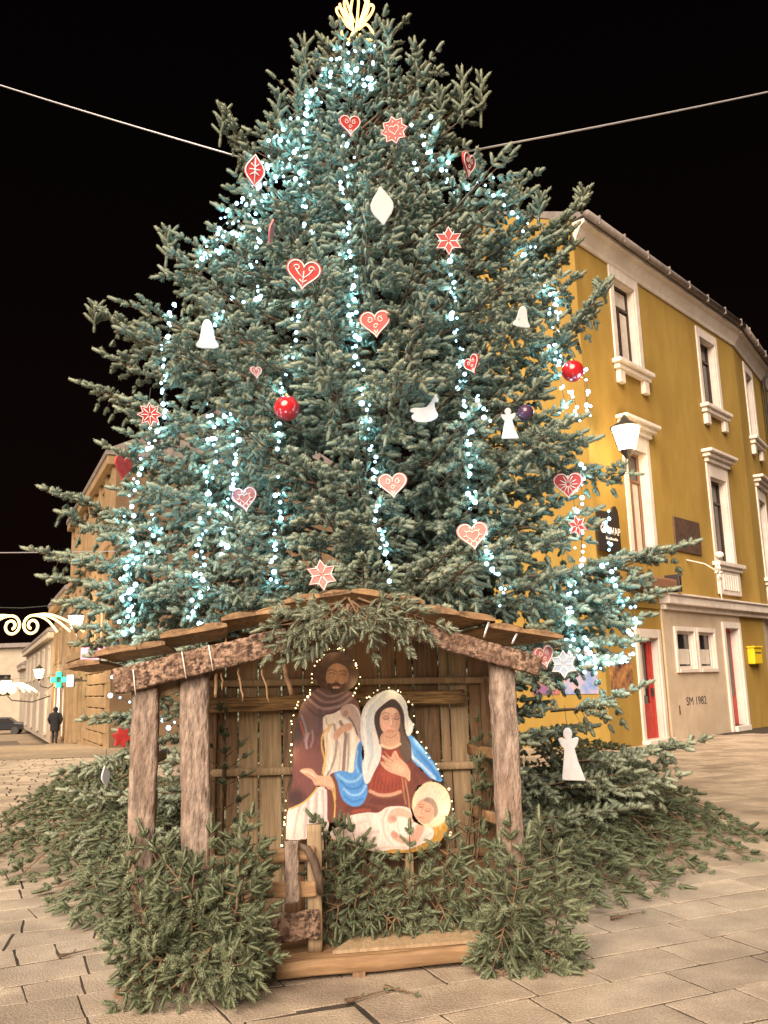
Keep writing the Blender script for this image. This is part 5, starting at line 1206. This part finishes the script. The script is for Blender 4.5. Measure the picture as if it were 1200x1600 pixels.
# second, bent stretch of the front
TH2 = math.radians(33); D2 = Vector((math.sin(TH2), math.cos(TH2), 0)); N2 = Vector((math.cos(TH2), -math.sin(TH2), 0))
fb = Facade(HD_ * BEND, D2, N2, house)
def on_b(x, y):
    h = plane_hit(x, y, H0 + fb.o, N2) - (H0 + fb.o); return h.dot(D2), h.z
s_a, _ = on_b(1163, 640); s_b, _ = on_b(1180, 640)
s_a = max(s_a, .6)
fb.wall('upper_wall', 0, 6.5, 3.3, EAVE, [(1.5, 2.6, 9.6, 12.0), (1.4, 2.5, 4.7, 7.4)], MAT['yellow'])
fb.wall('ground_floor_wall', 0, 6.5, 0, 3.3, [], MAT['beige'])
fb.window(1.5, 2.6, 9.6, 12.0); fb.surround(1.5, 2.6, 9.6, 12.0, .2, .3); fb.sill(1.5, 2.6, 9.58)
fb.window(1.4, 2.5, 4.7, 7.4); fb.surround(1.4, 2.5, 4.7, 7.4, .2, .42); fb.cap(1.4, 2.5, 7.82); fb.base(1.4, 2.5, 4.697)
eaves(fb, 0, 6.5, EAVE)
fb.box('string_course', .02, 6.5, 3.3, 3.66, .003, .28, MAT['trim'])
MB().tube([fb.P(4.3, EAVE - .1, .5), fb.P(4.3, EAVE - .5, .15), fb.P(4.3, .1, .12)], .06, 8).build('downpipe', MAT['iron'], house, smooth=True)
# return wall on the far side of the corner
fc_ = Facade(fa.P(S_L, 0, 0), Vector((-HN.x, -HN.y, 0)), Vector((-HD_.x, -HD_.y, 0)), house)
q = Facade(fa.P(S_L, 0, 0), HN * -1, HD_ * -1, house)
b = MB(); b.add([q.P(0, 0), q.P(3.0, 0), q.P(3.0, EAVE + 1.5), q.P(0, EAVE + .1)], [(3, 2, 1, 0)]); b.build('side_wall', MAT['yellow'], house)
# ground floor: door, twin shop windows, second door
d1 = MB(); fa.box('', .30, .42, .10, 2.55, -.26, -.16, None, b=d1); fa.box('', 1.24, 1.36, .10, 2.55, -.26, -.16, None, b=d1); fa.box('', .42, 1.24, 2.43, 2.55, -.26, -.16, None, b=d1); fa.box('', .42, 1.24, .10, .95, -.26, -.18, None, b=d1); fa.box('', .42, .52, .95, 2.43, -.26, -.18, None, b=d1); fa.box('', 1.14, 1.24, .95, 2.43, -.26, -.18, None, b=d1)
door = d1.build('door', MAT['reddoor'], house)
fa.box('pane', .52, 1.14, .95, 2.43, -.24, -.22, MAT['glass'], door); fa.box('curtain', .66, .92, 1.15, 2.4, -.218, -.214, MAT['curtain'], door)
fa.box('handle', 1.17, 1.22, 1.12, 1.32, -.18, -.12, MAT['iron'], door)
fa.surround(.30, 1.36, 0, 2.55, .15, .22, .06, 'door_surround'); fa.box('door_step', .12, 1.55, .003, .10, .003, .22, MAT['trim'], None, .01)
for (a, c) in ((2.35, 3.45), (3.72, 4.78)):
    w = fa.window(a, c, 1.78, 2.76, h=.05, rec=.06, fm=MAT['trim'], transom=.999, mullion=False, name='shop_window', curtain=[(a + .12, c - .12, 1.9, 2.3)])
    b = MB(); fa.box('', a - .11, a, 1.68, 2.88, .053, .11, None, b=b); fa.box('', c, c + .11, 1.68, 2.88, .053, .11, None, b=b); fa.box('', a, c, 2.76, 2.88, .053, .11, None, b=b); fa.box('', a, c, 1.68, 1.78, .053, .13, None, b=b); b.build('window_frame', MAT['trim'], house, bevel=.01)
d2 = MB(); fa.box('', 5.60, 6.62, .15, 2.92, -.22, -.16, None, b=d2); d2 = d2.build('door', MAT['reddoor'], house)
fa.box('pane', 5.7, 6.5, 1.0, 2.8, -.16, -.15, MAT['glass'], d2)
b = MB(); fa.box('', 5.44, 5.60, .0, 3.1, .053, .12, None, b=b); fa.box('', 6.62, 6.78, .0, 3.1, .053, .12, None, b=b); fa.box('', 5.60, 6.62, 2.92, 3.1, .053, .12, None, b=b); fa.box('', 5.60, 6.62, .003, .15, -.2, .2, None, b=b); b.build('door_surround', MAT['trim'], house, bevel=.01)
t = text('painted_number', 'SM 1982', .30, MAT['ink'], house, H0 + fa.P(2.66, .82, .054), HD_, UPV, HN, .001, sx=1.22)
t.matrix_parent_inverse = Matrix.Identity(4); t.matrix_local = Matrix.Translation(fa.P(2.66, .84, .056)) @ Matrix((HD_ * 1.22, UPV, HN)).transposed().to_4x4()
fa.box('meter_cover', 2.2, 2.26, .62, .85, .052, .058, MAT['plaque'])
# posters in the ground-floor yellow wall
PC = [mat('poster_a', (0.5, 0.16, 0.08), (0.1, 0.08, 0.25), 3, .6), mat('poster_b', (0.55, 0.4, 0.4), (0.12, 0.25, 0.55), 3, .6), mat('poster_c', (0.06, 0.03, 0.05), (0.62, 0.3, 0.1), 4, .6)]
for k, (ff, a, c) in enumerate(((q, 1.25, 2.0), (q, .2, 1.1), (fa, -1.2, -.1))):
    o = MB().hexa([H0 + ff.P(s, z, h) for z in (1.25, 2.2) for (s, h) in ((a, .02), (c, .02), (c, .004), (a, .004))]).build('poster', PC[k]); tag(o, ('reddish picture poster furthest from the red door under the low lit branches', 'pale pink and blue picture poster in the middle of the three on the yellow wall', 'dark and orange picture poster next to the red door')[k], 'poster', 'posters on the yellow wall')
# things fixed to the front --------------------------------------------------------------
o = MB(); fa.box('', 2.94, 4.62, 4.95, 5.9, .003, .05, None, b=o); o = o.build('wall_plaque', MAT['plaque'], bevel=.01); o.location = H0; tag(o, 'dark square memorial plaque on the yellow wall between the first-floor windows', 'plaque')
sg = thing('shop_sign', 'black hanging shop sign with white lettering and a rounded corner, on the yellow wall', 'sign', H0)
ol = [(-1.5, 4.55), (-.42, 4.55), (-.42, 5.45), (-.46, 5.62), (-.56, 5.72), (-.68, 5.68), (-.76, 5.54), (-1.5, 5.5)]
MB().plate(ol, (Vector((0, 0, 0)) + HN * .12, HD_, UPV, HN), .04).build('sign_panel', MAT['signblack'], sg)
fa.root = sg; fa.box('bracket', -.98, -.92, 4.9, 4.96, .003, .10, MAT['iron']); fa.root = house
def sign_text(name, body, size, s, z, h, sx_): 
    t = text(name, body, size, MAT['letter'], sg, H0, HD_, UPV, HN, .003); t.matrix_parent_inverse = Matrix.Identity(4)
    t.matrix_local = Matrix.Translation(fa.P(s, z, h)) @ Matrix((HD_ * sx_, UPV, HN)).transposed().to_4x4(); return t
sign_text('sign_lettering', 'ĆHEVAP', .26, -1.38, 4.98, .143, 1.0)
b = MB()
for k in range(8): fa.box('', -1.14 + k * .075, -1.14 + k * .075 + .05, 4.84, 4.89 + (.02 if k % 3 == 0 else 0), .141, .144, None, b=b)
b.build('sign_small_print', MAT['letter'], sg)
mb_ = thing('mailbox', 'small bright yellow letter box on the wall by the second door', 'mailbox', H0); fa.root = mb_
fa.box('box', 7.35, 8.0, 1.88, 2.36, .003, .22, MAT['mail'], None, .03); fa.box('lid', 7.32, 8.03, 2.363, 2.42, .003, .26, MAT['mail'], None, .02); fa.box('slot', 7.45, 7.9, 2.2, 2.24, .221, .226, MAT['ink'])
aw = thing('folded_awning', 'brown folded awning over the red shop door', 'awning', H0); fa.root = aw
fa.box('cover', .05, 2.0, 3.76, 4.06, .06, .42, MAT['brown'], None, .06); fa.box('end_cap', 2.003, 2.14, 3.74, 4.2, .05, .46, MAT['signblack'], None, .02); fa.box('end_cap', -.09, .047, 3.74, 4.1, .05, .46, MAT['signblack'], None, .02)
fl = thing('wall_flower_ornament', 'pale metal flower ornament sticking out of the yellow wall under the plaque', 'ornament', H0); fa.root = fl
c = fa.P(3.9, 4.35, .75); MB().tube([fa.P(3.6, 4.75, .004), fa.P(3.75, 4.6, .45), c], .018, 6).build('bracket', MAT['trim'], fl)
for k in range(6):
    a = k * PI / 3; MB().tube([c, c + HD_ * .13 * math.cos(a) + UPV * .13 * math.sin(a), c + HD_ * .26 * math.cos(a + .15) + UPV * .26 * math.sin(a + .15)], [.012, .055, .01], 8).build('petal', MAT['trim'], fl, smooth=True)
MB().tube([c, c - UPV * .3, c - UPV * .75 + HD_ * .05], [.02, .03, .012], 8).build('stem', MAT['trim'], fl)
MB().ball(fa.P(4.2, 4.85, .7), .13, 10, 7, .8).build('bud', MAT['trim'], fl, smooth=True)
fa.root = house
# wall lantern
def lantern(name, label, p, n, s=1.0, energy=120, color=(1.0, .74, .40), arm=1.0, group=None, bracket=True):
    """p = centre of the lit glass; n points out of the wall"""
    root = thing(name, label, 'lantern', p, group=group); gl = MB(); k = 6
    v = []
    for (r_, z) in ((.15, -.26), (.26, .16)):
        for j in range(k): a = 2 * PI * j / k; v.append((r_ * s * math.cos(a), r_ * s * math.sin(a), z * s))
    gl.add(v, [tuple(range(k))[::-1], tuple(k + j for j in range(k))] + [(j, (j + 1) % k, k + (j + 1) % k, k + j) for j in range(k)])
    gl.build('glass', MAT['lampglass'], root)
    fr = MB()
    for j in range(k): a = 2 * PI * j / k; fr.tube([(.155 * s * math.cos(a), .155 * s * math.sin(a), -.26 * s), (.268 * s * math.cos(a), .268 * s * math.sin(a), .16 * s)], .012 * s, 5)
    fr.build('frame', MAT['iron'], root)
    MB().tube([(0, 0, .165 * s), (0, 0, .19 * s), (0, 0, .30 * s), (0, 0, .42 * s)], [.29 * s, .28 * s, .10 * s, .02 * s], 12).build('hood', MAT['iron'], root, smooth=False)
    MB().tube([(0, 0, -.265 * s), (0, 0, -.34 * s), (0, 0, -.42 * s)], [.14 * s, .09 * s, .04 * s], 10).build('base', MAT['iron'], root)
    if bracket:
        MB().tube([Vector((0, 0, -.40 * s)), Vector((0, 0, -.7 * s)) - n * .15 * arm, Vector((0, 0, -.8 * s)) - n * .6 * arm, Vector((0, 0, -.55 * s)) - n * (arm - .01)], .03 * s, 8).build('bracket', MAT['iron'], root, smooth=True)
    for j in range(3):
        a = 2 * PI * j / 3 + .5
    point_light('lamp_glow', n * .45 * s + Vector((0, 0, -.05)), energy, color, .25 * s, root)
    return root
d_ = ray(978, 682); off = .95; tt = ((H0 - O).dot(HN) + off) / d_.dot(HN); lp_h = O + d_ * tt
lantern('wall_lantern', 'glowing six-sided lantern on an iron bracket in front of the tall brown window', lp_h, HN, 1.25, 230, (1.0, .72, .36), off)
# ================================================================== the street running down to the left
SD = Vector((-0.46, 1, 0)).normalized(); SN = Vector((-SD.y, SD.x, 0))       # SN points into the street
if SN.x > 0: SN = -SN
L0 = O + ray(133, 1120) * (38.0 / ray(133, 1120).y); L0.z = 0
def sL(x, y=1100):
    h = plane_hit(x, y, L0, SN) - L0; return h.dot(SD), h.z
def row_house(name, label, x_near, x_far, z_top, m, m_trim, floors, roofm=None, s_pair=None, pitched=False):
    s0 = sL(x_near)[0] if s_pair is None else s_pair[0]; s1 = sL(x_far)[0] if s_pair is None else s_pair[1]
    a = L0 + SD * s0; root = thing(name, label, 'house', (a.x, a.y, 0), group='houses down the side street')
    f = Facade(Vector((0, 0, 0)), SD, SN, root); Ln = s1 - s0; holes = []; zb = -1.2
    for (z0, z1, w, n, kind) in floors:
        for k in range(n):
            c = Ln * (k + .5) / n; holes.append((c - w / 2, c + w / 2, z0, z1))
    f.wall('wall', 0, Ln, zb, z_top, holes, m, .2)
    for e_ in (0, Ln): MB().add([f.P(e_, zb, 0), f.P(e_, zb, -9), f.P(e_, z_top, -9), f.P(e_, z_top, 0)], [(0, 1, 2, 3)]).build('end_wall', m, root)
    f.box('cornice', -.15, Ln + .15, z_top - .35, z_top, .003, .35, m_trim, None, .03)
    rt = MB(); rt.hexa([f.P(-.2, z_top + .003, .4), f.P(Ln + .2, z_top + .003, .4), f.P(Ln + .2, z_top + .003, -9), f.P(-.2, z_top + .003, -9), f.P(-.2, z_top + .2, .4), f.P(Ln + .2, z_top + .2, .4), f.P(Ln + .2, z_top + 2.5, -4.5), f.P(-.2, z_top + 2.5, -4.5)]); rt.build('roof', roofm or MAT['roof'], root)
    i = 0
    for (z0, z1, w, n, kind) in floors:
        for k in range(n):
            c = Ln * (k + .5) / n
            if kind == 'shop':
                wd = f.window(c - w / 2, c + w / 2, z0, z1, rec=.15, transom=.8, name='shop_window', fm=MAT['brown'])
            else:
                wd = f.window(c - w / 2, c + w / 2, z0, z1, rec=.14, transom=.7, name='window')
            bb = MB(); f.box('', c - w / 2 - .16, c - w / 2, z0 - .1, z1 + .2, .003, .08, None, b=bb); f.box('', c + w / 2, c + w / 2 + .16, z0 - .1, z1 + .2, .003, .08, None, b=bb); f.box('', c - w / 2, c + w / 2, z1, z1 + .2, .003, .10, None, b=bb); f.box('', c - w / 2, c + w / 2, z0 - .14, z0, .003, .14, None, b=bb); bb.build('surround', m_trim, root)
    return root, f, Ln
sN = sL(172)[0]; sA = sL(107)[0]; zA = sL(165, 742)[1]
rA, fA, LA = row_house('street_house', 'tall ochre house with pilasters showing behind the street side of the tree', 0, 0, zA, MAT['tan'], MAT['tanstone'], [(-.4, 2.3, 1.3, 6, 'shop'), (4.0, 6.2, 1.0, 8, 'win'), (7.2, zA - .8, .9, 8, 'win')], s_pair=(sN, sA))
for k in range(9):
    s = LA * k / 8; s = min(max(s, .25), LA - .25); fA.box('pilaster', s - .24, s + .24, -.9, zA - .36, .004, .14, MAT['tanstone'])
for zz in (3.1, 6.75): fA.box('string_course', 0, LA, zz, zz + .28, .005, .22, MAT['tanstone'])
# rusticated blocks on the near stretch of the ground floor
sq0 = sL(172)[0] - sN; sq1 = sL(136)[0] - sN
for i in range(8):
    for j in range(3):
        a = sq0 + (sq1 - sq0) * (j + (.5 if i % 2 else 0)) / 3.5; c = a + (sq1 - sq0) / 3.5 - .05
        fA.box('stone_block', a, c, -.6 + i * .42, -.6 + i * .42 + .38, .006, .17, MAT['tanstone'], None, .02)
sB = sL(80)[0]
row_house('street_house', 'narrow brownish house next down the street, behind the lit green cross', 0, 0, sL(91, 945)[1], MAT['tan'], MAT['tanstone'], [(-.5, 2.0, 1.5, 2, 'shop'), (3.4, 5.0, .9, 3, 'win')], s_pair=(sA + .02, sB))
sC = sL(38)[0]
row_house('street_house', 'greyish lower house with a plain eave further down the street', 0, 0, sL(78, 992)[1], MAT['greyplaster'], MAT['paleplaster'], [(-.7, 1.6, 1.6, 4, 'shop'), (2.8, 4.4, 1.0, 6, 'win')], s_pair=(sB + .02, sC))
sD_ = sL(12)[0]
row_house('street_house', 'pale far house at the bottom of the street', 0, 0, sL(38, 1040)[1], MAT['paleplaster'], MAT['greyplaster'], [(-.8, 1.2, 1.6, 4, 'shop'), (2.2, 3.4, 1.0, 6, 'win')], s_pair=(sC + .02, sC + 34))
# closing house across the foot of the street
end = thing('street_house', 'cream house closing the bottom of the street at the picture edge', 'house', (-44, 88, 0), group='houses down the side street'); fe = Facade(Vector((0, 0, 0)), Vector((1, 0, 0)), Vector((0, -1, 0)), end)
fe.wall('wall', -14, 10, -3, 6.2, [(-10 + 4 * k, -8.6 + 4 * k, 1.6, 3.6) for k in range(5)], MAT['paleplaster'])
for k in range(5): fe.window(-10 + 4 * k, -8.6 + 4 * k, 1.6, 3.6, rec=.14)
fe.box('roof', -14.4, 10.4, 6.203, 6.6, -8, .5, MAT['roof'])
def street_pt(x, y, out):      # a point on the ray through a pixel, out metres in front of the street facade
    d = ray(x, y); t_ = ((L0 - O).dot(SN) + out) / d.dot(SN); return O + d * t_
for (x, y, out, s, e, lab) in ((119, 970, .9, 1.1, 330, 'bright white street lantern on the ochre house beside the light scrolls'), (61, 1051, .9, 1.1, 330, 'glowing street lantern over the grey house down the street'), (9, 1070, 2.5, 1.3, 330, 'far street lantern at the picture edge behind the small light scroll')):
    lantern('street_lantern', lab, street_pt(x, y, out), SN, s, e, (1.0, .74, .42), out, 'street lanterns')
# light scrolls hung across the street
def scroll(label, cx, cy, sc_, depth):
    c = pY(cx, cy, depth); root = thing('light_scroll', label, 'street decoration', c, group='light scrolls across the street'); k = sc_ * depth / FPX
    def L2(p): return Vector((p[0] * k, 0, -p[1] * k))
    def spiral(sg): return [(sg * (10 + 13 + (13 - 10 * t) * math.cos(PI * .55 + 2 * PI * 1.35 * t) * -1), 4 + (14 - 11 * t) * math.sin(-PI * .5 + 2 * PI * 1.35 * t)) for t in np.linspace(0, 1, 36)]
    for sg in (1, -1):
        pts = [(sg * (12 + 24 + (-1) * (0)), 0)]
        sp = []
        for t in np.linspace(0, 1, 40):
            a = -PI / 2 - 2 * PI * 1.45 * t; r_ = 16 * (1 - .72 * t); sp.append((sg * (16 - r_ * math.cos(a) * -1 * .9), 2 + r_ * math.sin(a)))
        MB().tube([L2(p) for p in sp], .04 * depth / 26, 6).build('light_tube', MAT['yellowtube'], root, smooth=True)
        for (ex, ey, hy) in ((56, 13, -12), (76, 13, -14), (98, 14, -15)):
            q = [(sg * 16, -14), (sg * (16 + (ex - 16) * .3), hy), (sg * (16 + (ex - 16) * .65), hy * .3), (sg * ex, ey)]
            MB().tube([L2(p) for p in Paint.smooth(q, 6, False)], .034 * depth / 26, 6).build('light_tube', MAT['yellowtube'], root, smooth=True)
    MB().tube([Vector((-14, 0, 1.2)), Vector((0, 0, .5)), Vector((9 if depth < 40 else 6, 0, 1.0))], .012, 5).build('span_wire', MAT['wire'], root)
    point_light('tube_glow', (0, -.8, 0), 22, (1, .78, .42), .6, root)
scroll('large yellow light scroll hung across the near end of the street', 34, 976, 1.0, 27.0)
scroll('small yellow light scroll hung further down the same street', 12, 1076, .46, 52.0)
# pharmacy cross, lit shop signs
p = street_pt(92, 1062, 1.0); gc = thing('pharmacy_cross', 'green lit pharmacy cross sticking out over the pavement', 'sign', p)
Fr = Vector((0, -1, 0)); b = MB()
w_ = 12 / FPX * p.y
for (a, c, e, g_) in ((-.33, .33, .33, 1), (-.33, .33, -1, -.33), (-1, -.33, -.33, .33), (.33, 1, -.33, .33)): b.box(((a + c) / 2 * w_, 0, (e + g_) / 2 * w_), ((c - a) * w_ * .92, .12, (g_ - e) * w_ * .92))
b.build('lit_arm', MAT['greenled'], gc)
MB().box((0, .09, 0), (w_ * 2.1, .05, w_ * .72)).box((0, .09, w_ * .7), (w_ * .72, .05, w_ * .66)).box((0, .09, -w_ * .7), (w_ * .72, .05, w_ * .66)).build('backing', MAT['iron'], gc)
MB().tube([Vector((0, .1, 0)), -SN * .98], .03, 6).build('bracket', MAT['iron'], gc)
point_light('cross_glow', (0, -.4, 0), 8, (.1, 1, .5), .3, gc)
def lit_box(name, label, x, y, wpx, hpx, out, m):
    p = street_pt(x, y, out); k = p.y / FPX; root = thing(name, label, 'sign', p)
    MB().box((0, 0, 0), (wpx * k, .14, hpx * k)).build('lit_panel', m, root, bevel=.02)
    MB().box((0, .10, 0), (wpx * k * 1.06, .06, hpx * k * 1.06)).build('case', MAT['iron'], root)
    MB().tube([Vector((0, .1, 0)), -SN * (out - .02)], .03, 6).build('bracket', MAT['iron'], root)
lit_box('shop_sign', 'pale blue lit box sign beside the green cross', 110, 1064, 10, 18, .8, MAT['bluesign'])
lit_box('shop_sign', 'pink lit sign just above the street-side eave of the shed', 146, 1022, 38, 24, .9, MAT['pinksign'])
# lit shop entrance behind the walking person
p = street_pt(91, 1094, .08); k = p.y / FPX
o = MB().box((0, 0, 0), (.9, .05, 1.7)).build('lit_shop_window', MAT['shoplight']); o.location = p; o.rotation_euler = (0, 0, math.atan2(SD.y, SD.x)); tag(o, 'bright lit shop entrance pane behind the walking person', 'shop window')
point_light('shop_glow', SN * .6, 16, (1, .9, .75), .4, o)

# people ---------------------------------------------------------------------------------
def person(label, x, y, hpx, facing=0.0, stride=.16):
    # stand where the figure's height puts it
    Y = FPX * 1.74 / hpx; p = pY(x, y, Y); p.z = gz(p.x, p.y)
    J = [('pelvis', (0, 0, .95), .15), ('belly', (0, 0, 1.12), .17), ('chest', (0, .01, 1.34), .19), ('neck', (0, 0, 1.50), .075), ('head', (0, .01, 1.60), .10), ('crown', (0, .02, 1.69), .085),
         ('shL', (-.19, 0, 1.42), .085), ('elL', (-.27, -.03, 1.15), .07), ('waL', (-.22, .05, .95), .055), ('haL', (-.17, .09, .92), .045), ('shR', (.19, 0, 1.42), .085), ('elR', (.27, -.03, 1.15), .07), ('waR', (.22, .05, .95), .055), ('haR', (.17, .09, .92), .045),
         ('hipL', (-.09, 0, .88), .12), ('knL', (-.10, stride * .5, .48), .075), ('anL', (-.10, stride * .3, .09), .05), ('toL', (-.11, stride * .3 + .14, .04), .04),
         ('hipR', (.09, 0, .88), .12), ('knR', (.10, -stride * .2, .48), .075), ('anR', (.10, -stride, .10), .05), ('toR', (.11, -stride + .13, .04), .04)]
    E = [('pelvis', 'belly'), ('belly', 'chest'), ('chest', 'neck'), ('neck', 'head'), ('head', 'crown'), ('chest', 'shL'), ('shL', 'elL'), ('elL', 'waL'), ('waL', 'haL'), ('chest', 'shR'), ('shR', 'elR'), ('elR', 'waR'), ('waR', 'haR'), ('pelvis', 'hipL'), ('hipL', 'knL'), ('knL', 'anL'), ('anL', 'toL'), ('pelvis', 'hipR'), ('hipR', 'knR'), ('knR', 'anR'), ('anR', 'toR')]
    ix = {n: i for i, (n, _, _) in enumerate(J)}
    me = bpy.data.meshes.new('person'); me.from_pydata([j[1] for j in J], [(ix[a], ix[b_]) for a, b_ in E], []); me.materials.append(MAT['trouser'])
    o = bpy.data.objects.new('person', me); link(o); o.location = p; o.rotation_euler = (0, 0, facing)
    sk = o.modifiers.new('skin', 'SKIN')
    for i, (n, c, r_) in enumerate(J):
        me.skin_vertices[0].data[i].radius = (r_, r_); me.skin_vertices[0].data[i].use_root = (n == 'pelvis')
    s = o.modifiers.new('sub', 'SUBSURF'); s.levels = 2; s.render_levels = 2
    tag(o, label, 'person')
    # knee-length coat as a fitted shell with sleeves
    b = MB(); n = 14
    rings = ((.62, .23, .17), (.80, .235, .175), (1.0, .225, .17), (1.15, .235, .185), (1.34, .265, .20), (1.44, .235, .16), (1.52, .11, .105))
    for (zz, rx_, ry_) in rings:
        for j in range(n): a = 2 * PI * j / n; b.v.append((rx_ * math.cos(a), ry_ * math.sin(a), zz))
    for i in range(len(rings) - 1):
        for j in range(n): b.f.append((i * n + j, i * n + (j + 1) % n, (i + 1) * n + (j + 1) % n, (i + 1) * n + j))
    for sg in (-1, 1): b.tube([(sg * .2, 0, 1.42), (sg * .285, -.03, 1.16), (sg * .225, .05, .97)], [.10, .085, .07], 10)
    b.build('coat', MAT['coat'], o, smooth=True)
    b = MB(); b.ball((0, .015, 1.645), .125, 12, 8, 1.1); b.build('hood', MAT['coat'], o, smooth=True)
    return o
person('person in a dark coat and hood walking away down the cobbled street', 85, 1160, 54, .15)
person('tiny far person in dark clothes at the bottom of the street', 22, 1141, 27, -.1, .1)
# parked car, only its tail inside the picture
p = pY(2, 1146, 80); p.z = gz(p.x, p.y)
car = thing('parked_car', 'dark parked car cut off by the picture edge at the bottom of the street', 'car', p, .2)
ol = [(-2.1, .35), (2.0, .35), (2.1, .7), (1.95, .95), (1.2, 1.02), (.6, 1.45), (-.9, 1.48), (-1.7, 1.05), (-2.1, .95)]
MB().plate(ol, (Vector((0, 0, 0)), Vector((1, 0, 0)), UPV, Vector((0, -1, 0))), 1.7).build('body', MAT['carpaint'], car, bevel=.12)
for sy_ in (-.86, .86):
    for sx_ in (-1.3, 1.25): MB().tube([(sx_, sy_ - .08, .33), (sx_, sy_ + .08, .33)], .33, 16).build('wheel', MAT['iron'], car)
    MB().plate([(.95, 1.02), (.5, 1.38), (-.8, 1.4), (-1.35, 1.05)], (Vector((0, sy_ * 1.0, 0)), Vector((1, 0, 0)), UPV, Vector((0, -1, 0))), .02).build('side_window', MAT['glass'], car)

# a few sprigs that fell on the paving
for (x, y, x2, y2, lab) in ((540, 1572, 575, 1562, 'small green sprig fallen on the paving in front of the shed'), (600, 1548, 622, 1553, 'tiny dark sprig fallen right beside the shed sill'), (955, 1330 + 110, 985, 1434, 'small sprig fallen on the paving beyond the bush on the house side'), (92, 1500, 118, 1494, 'small sprig fallen on the stone paving on the street side')):
    a = pg(x, y); c_ = pg(x2, y2); a.z = .02; c_.z = .02
    heap('fallen_sprig', lab, [[a, a.lerp(c_, .5), c_]], MAT['needle2'], x, .35, sl=.035, w=.009, sec=.015, step=.06, templ=FINE)
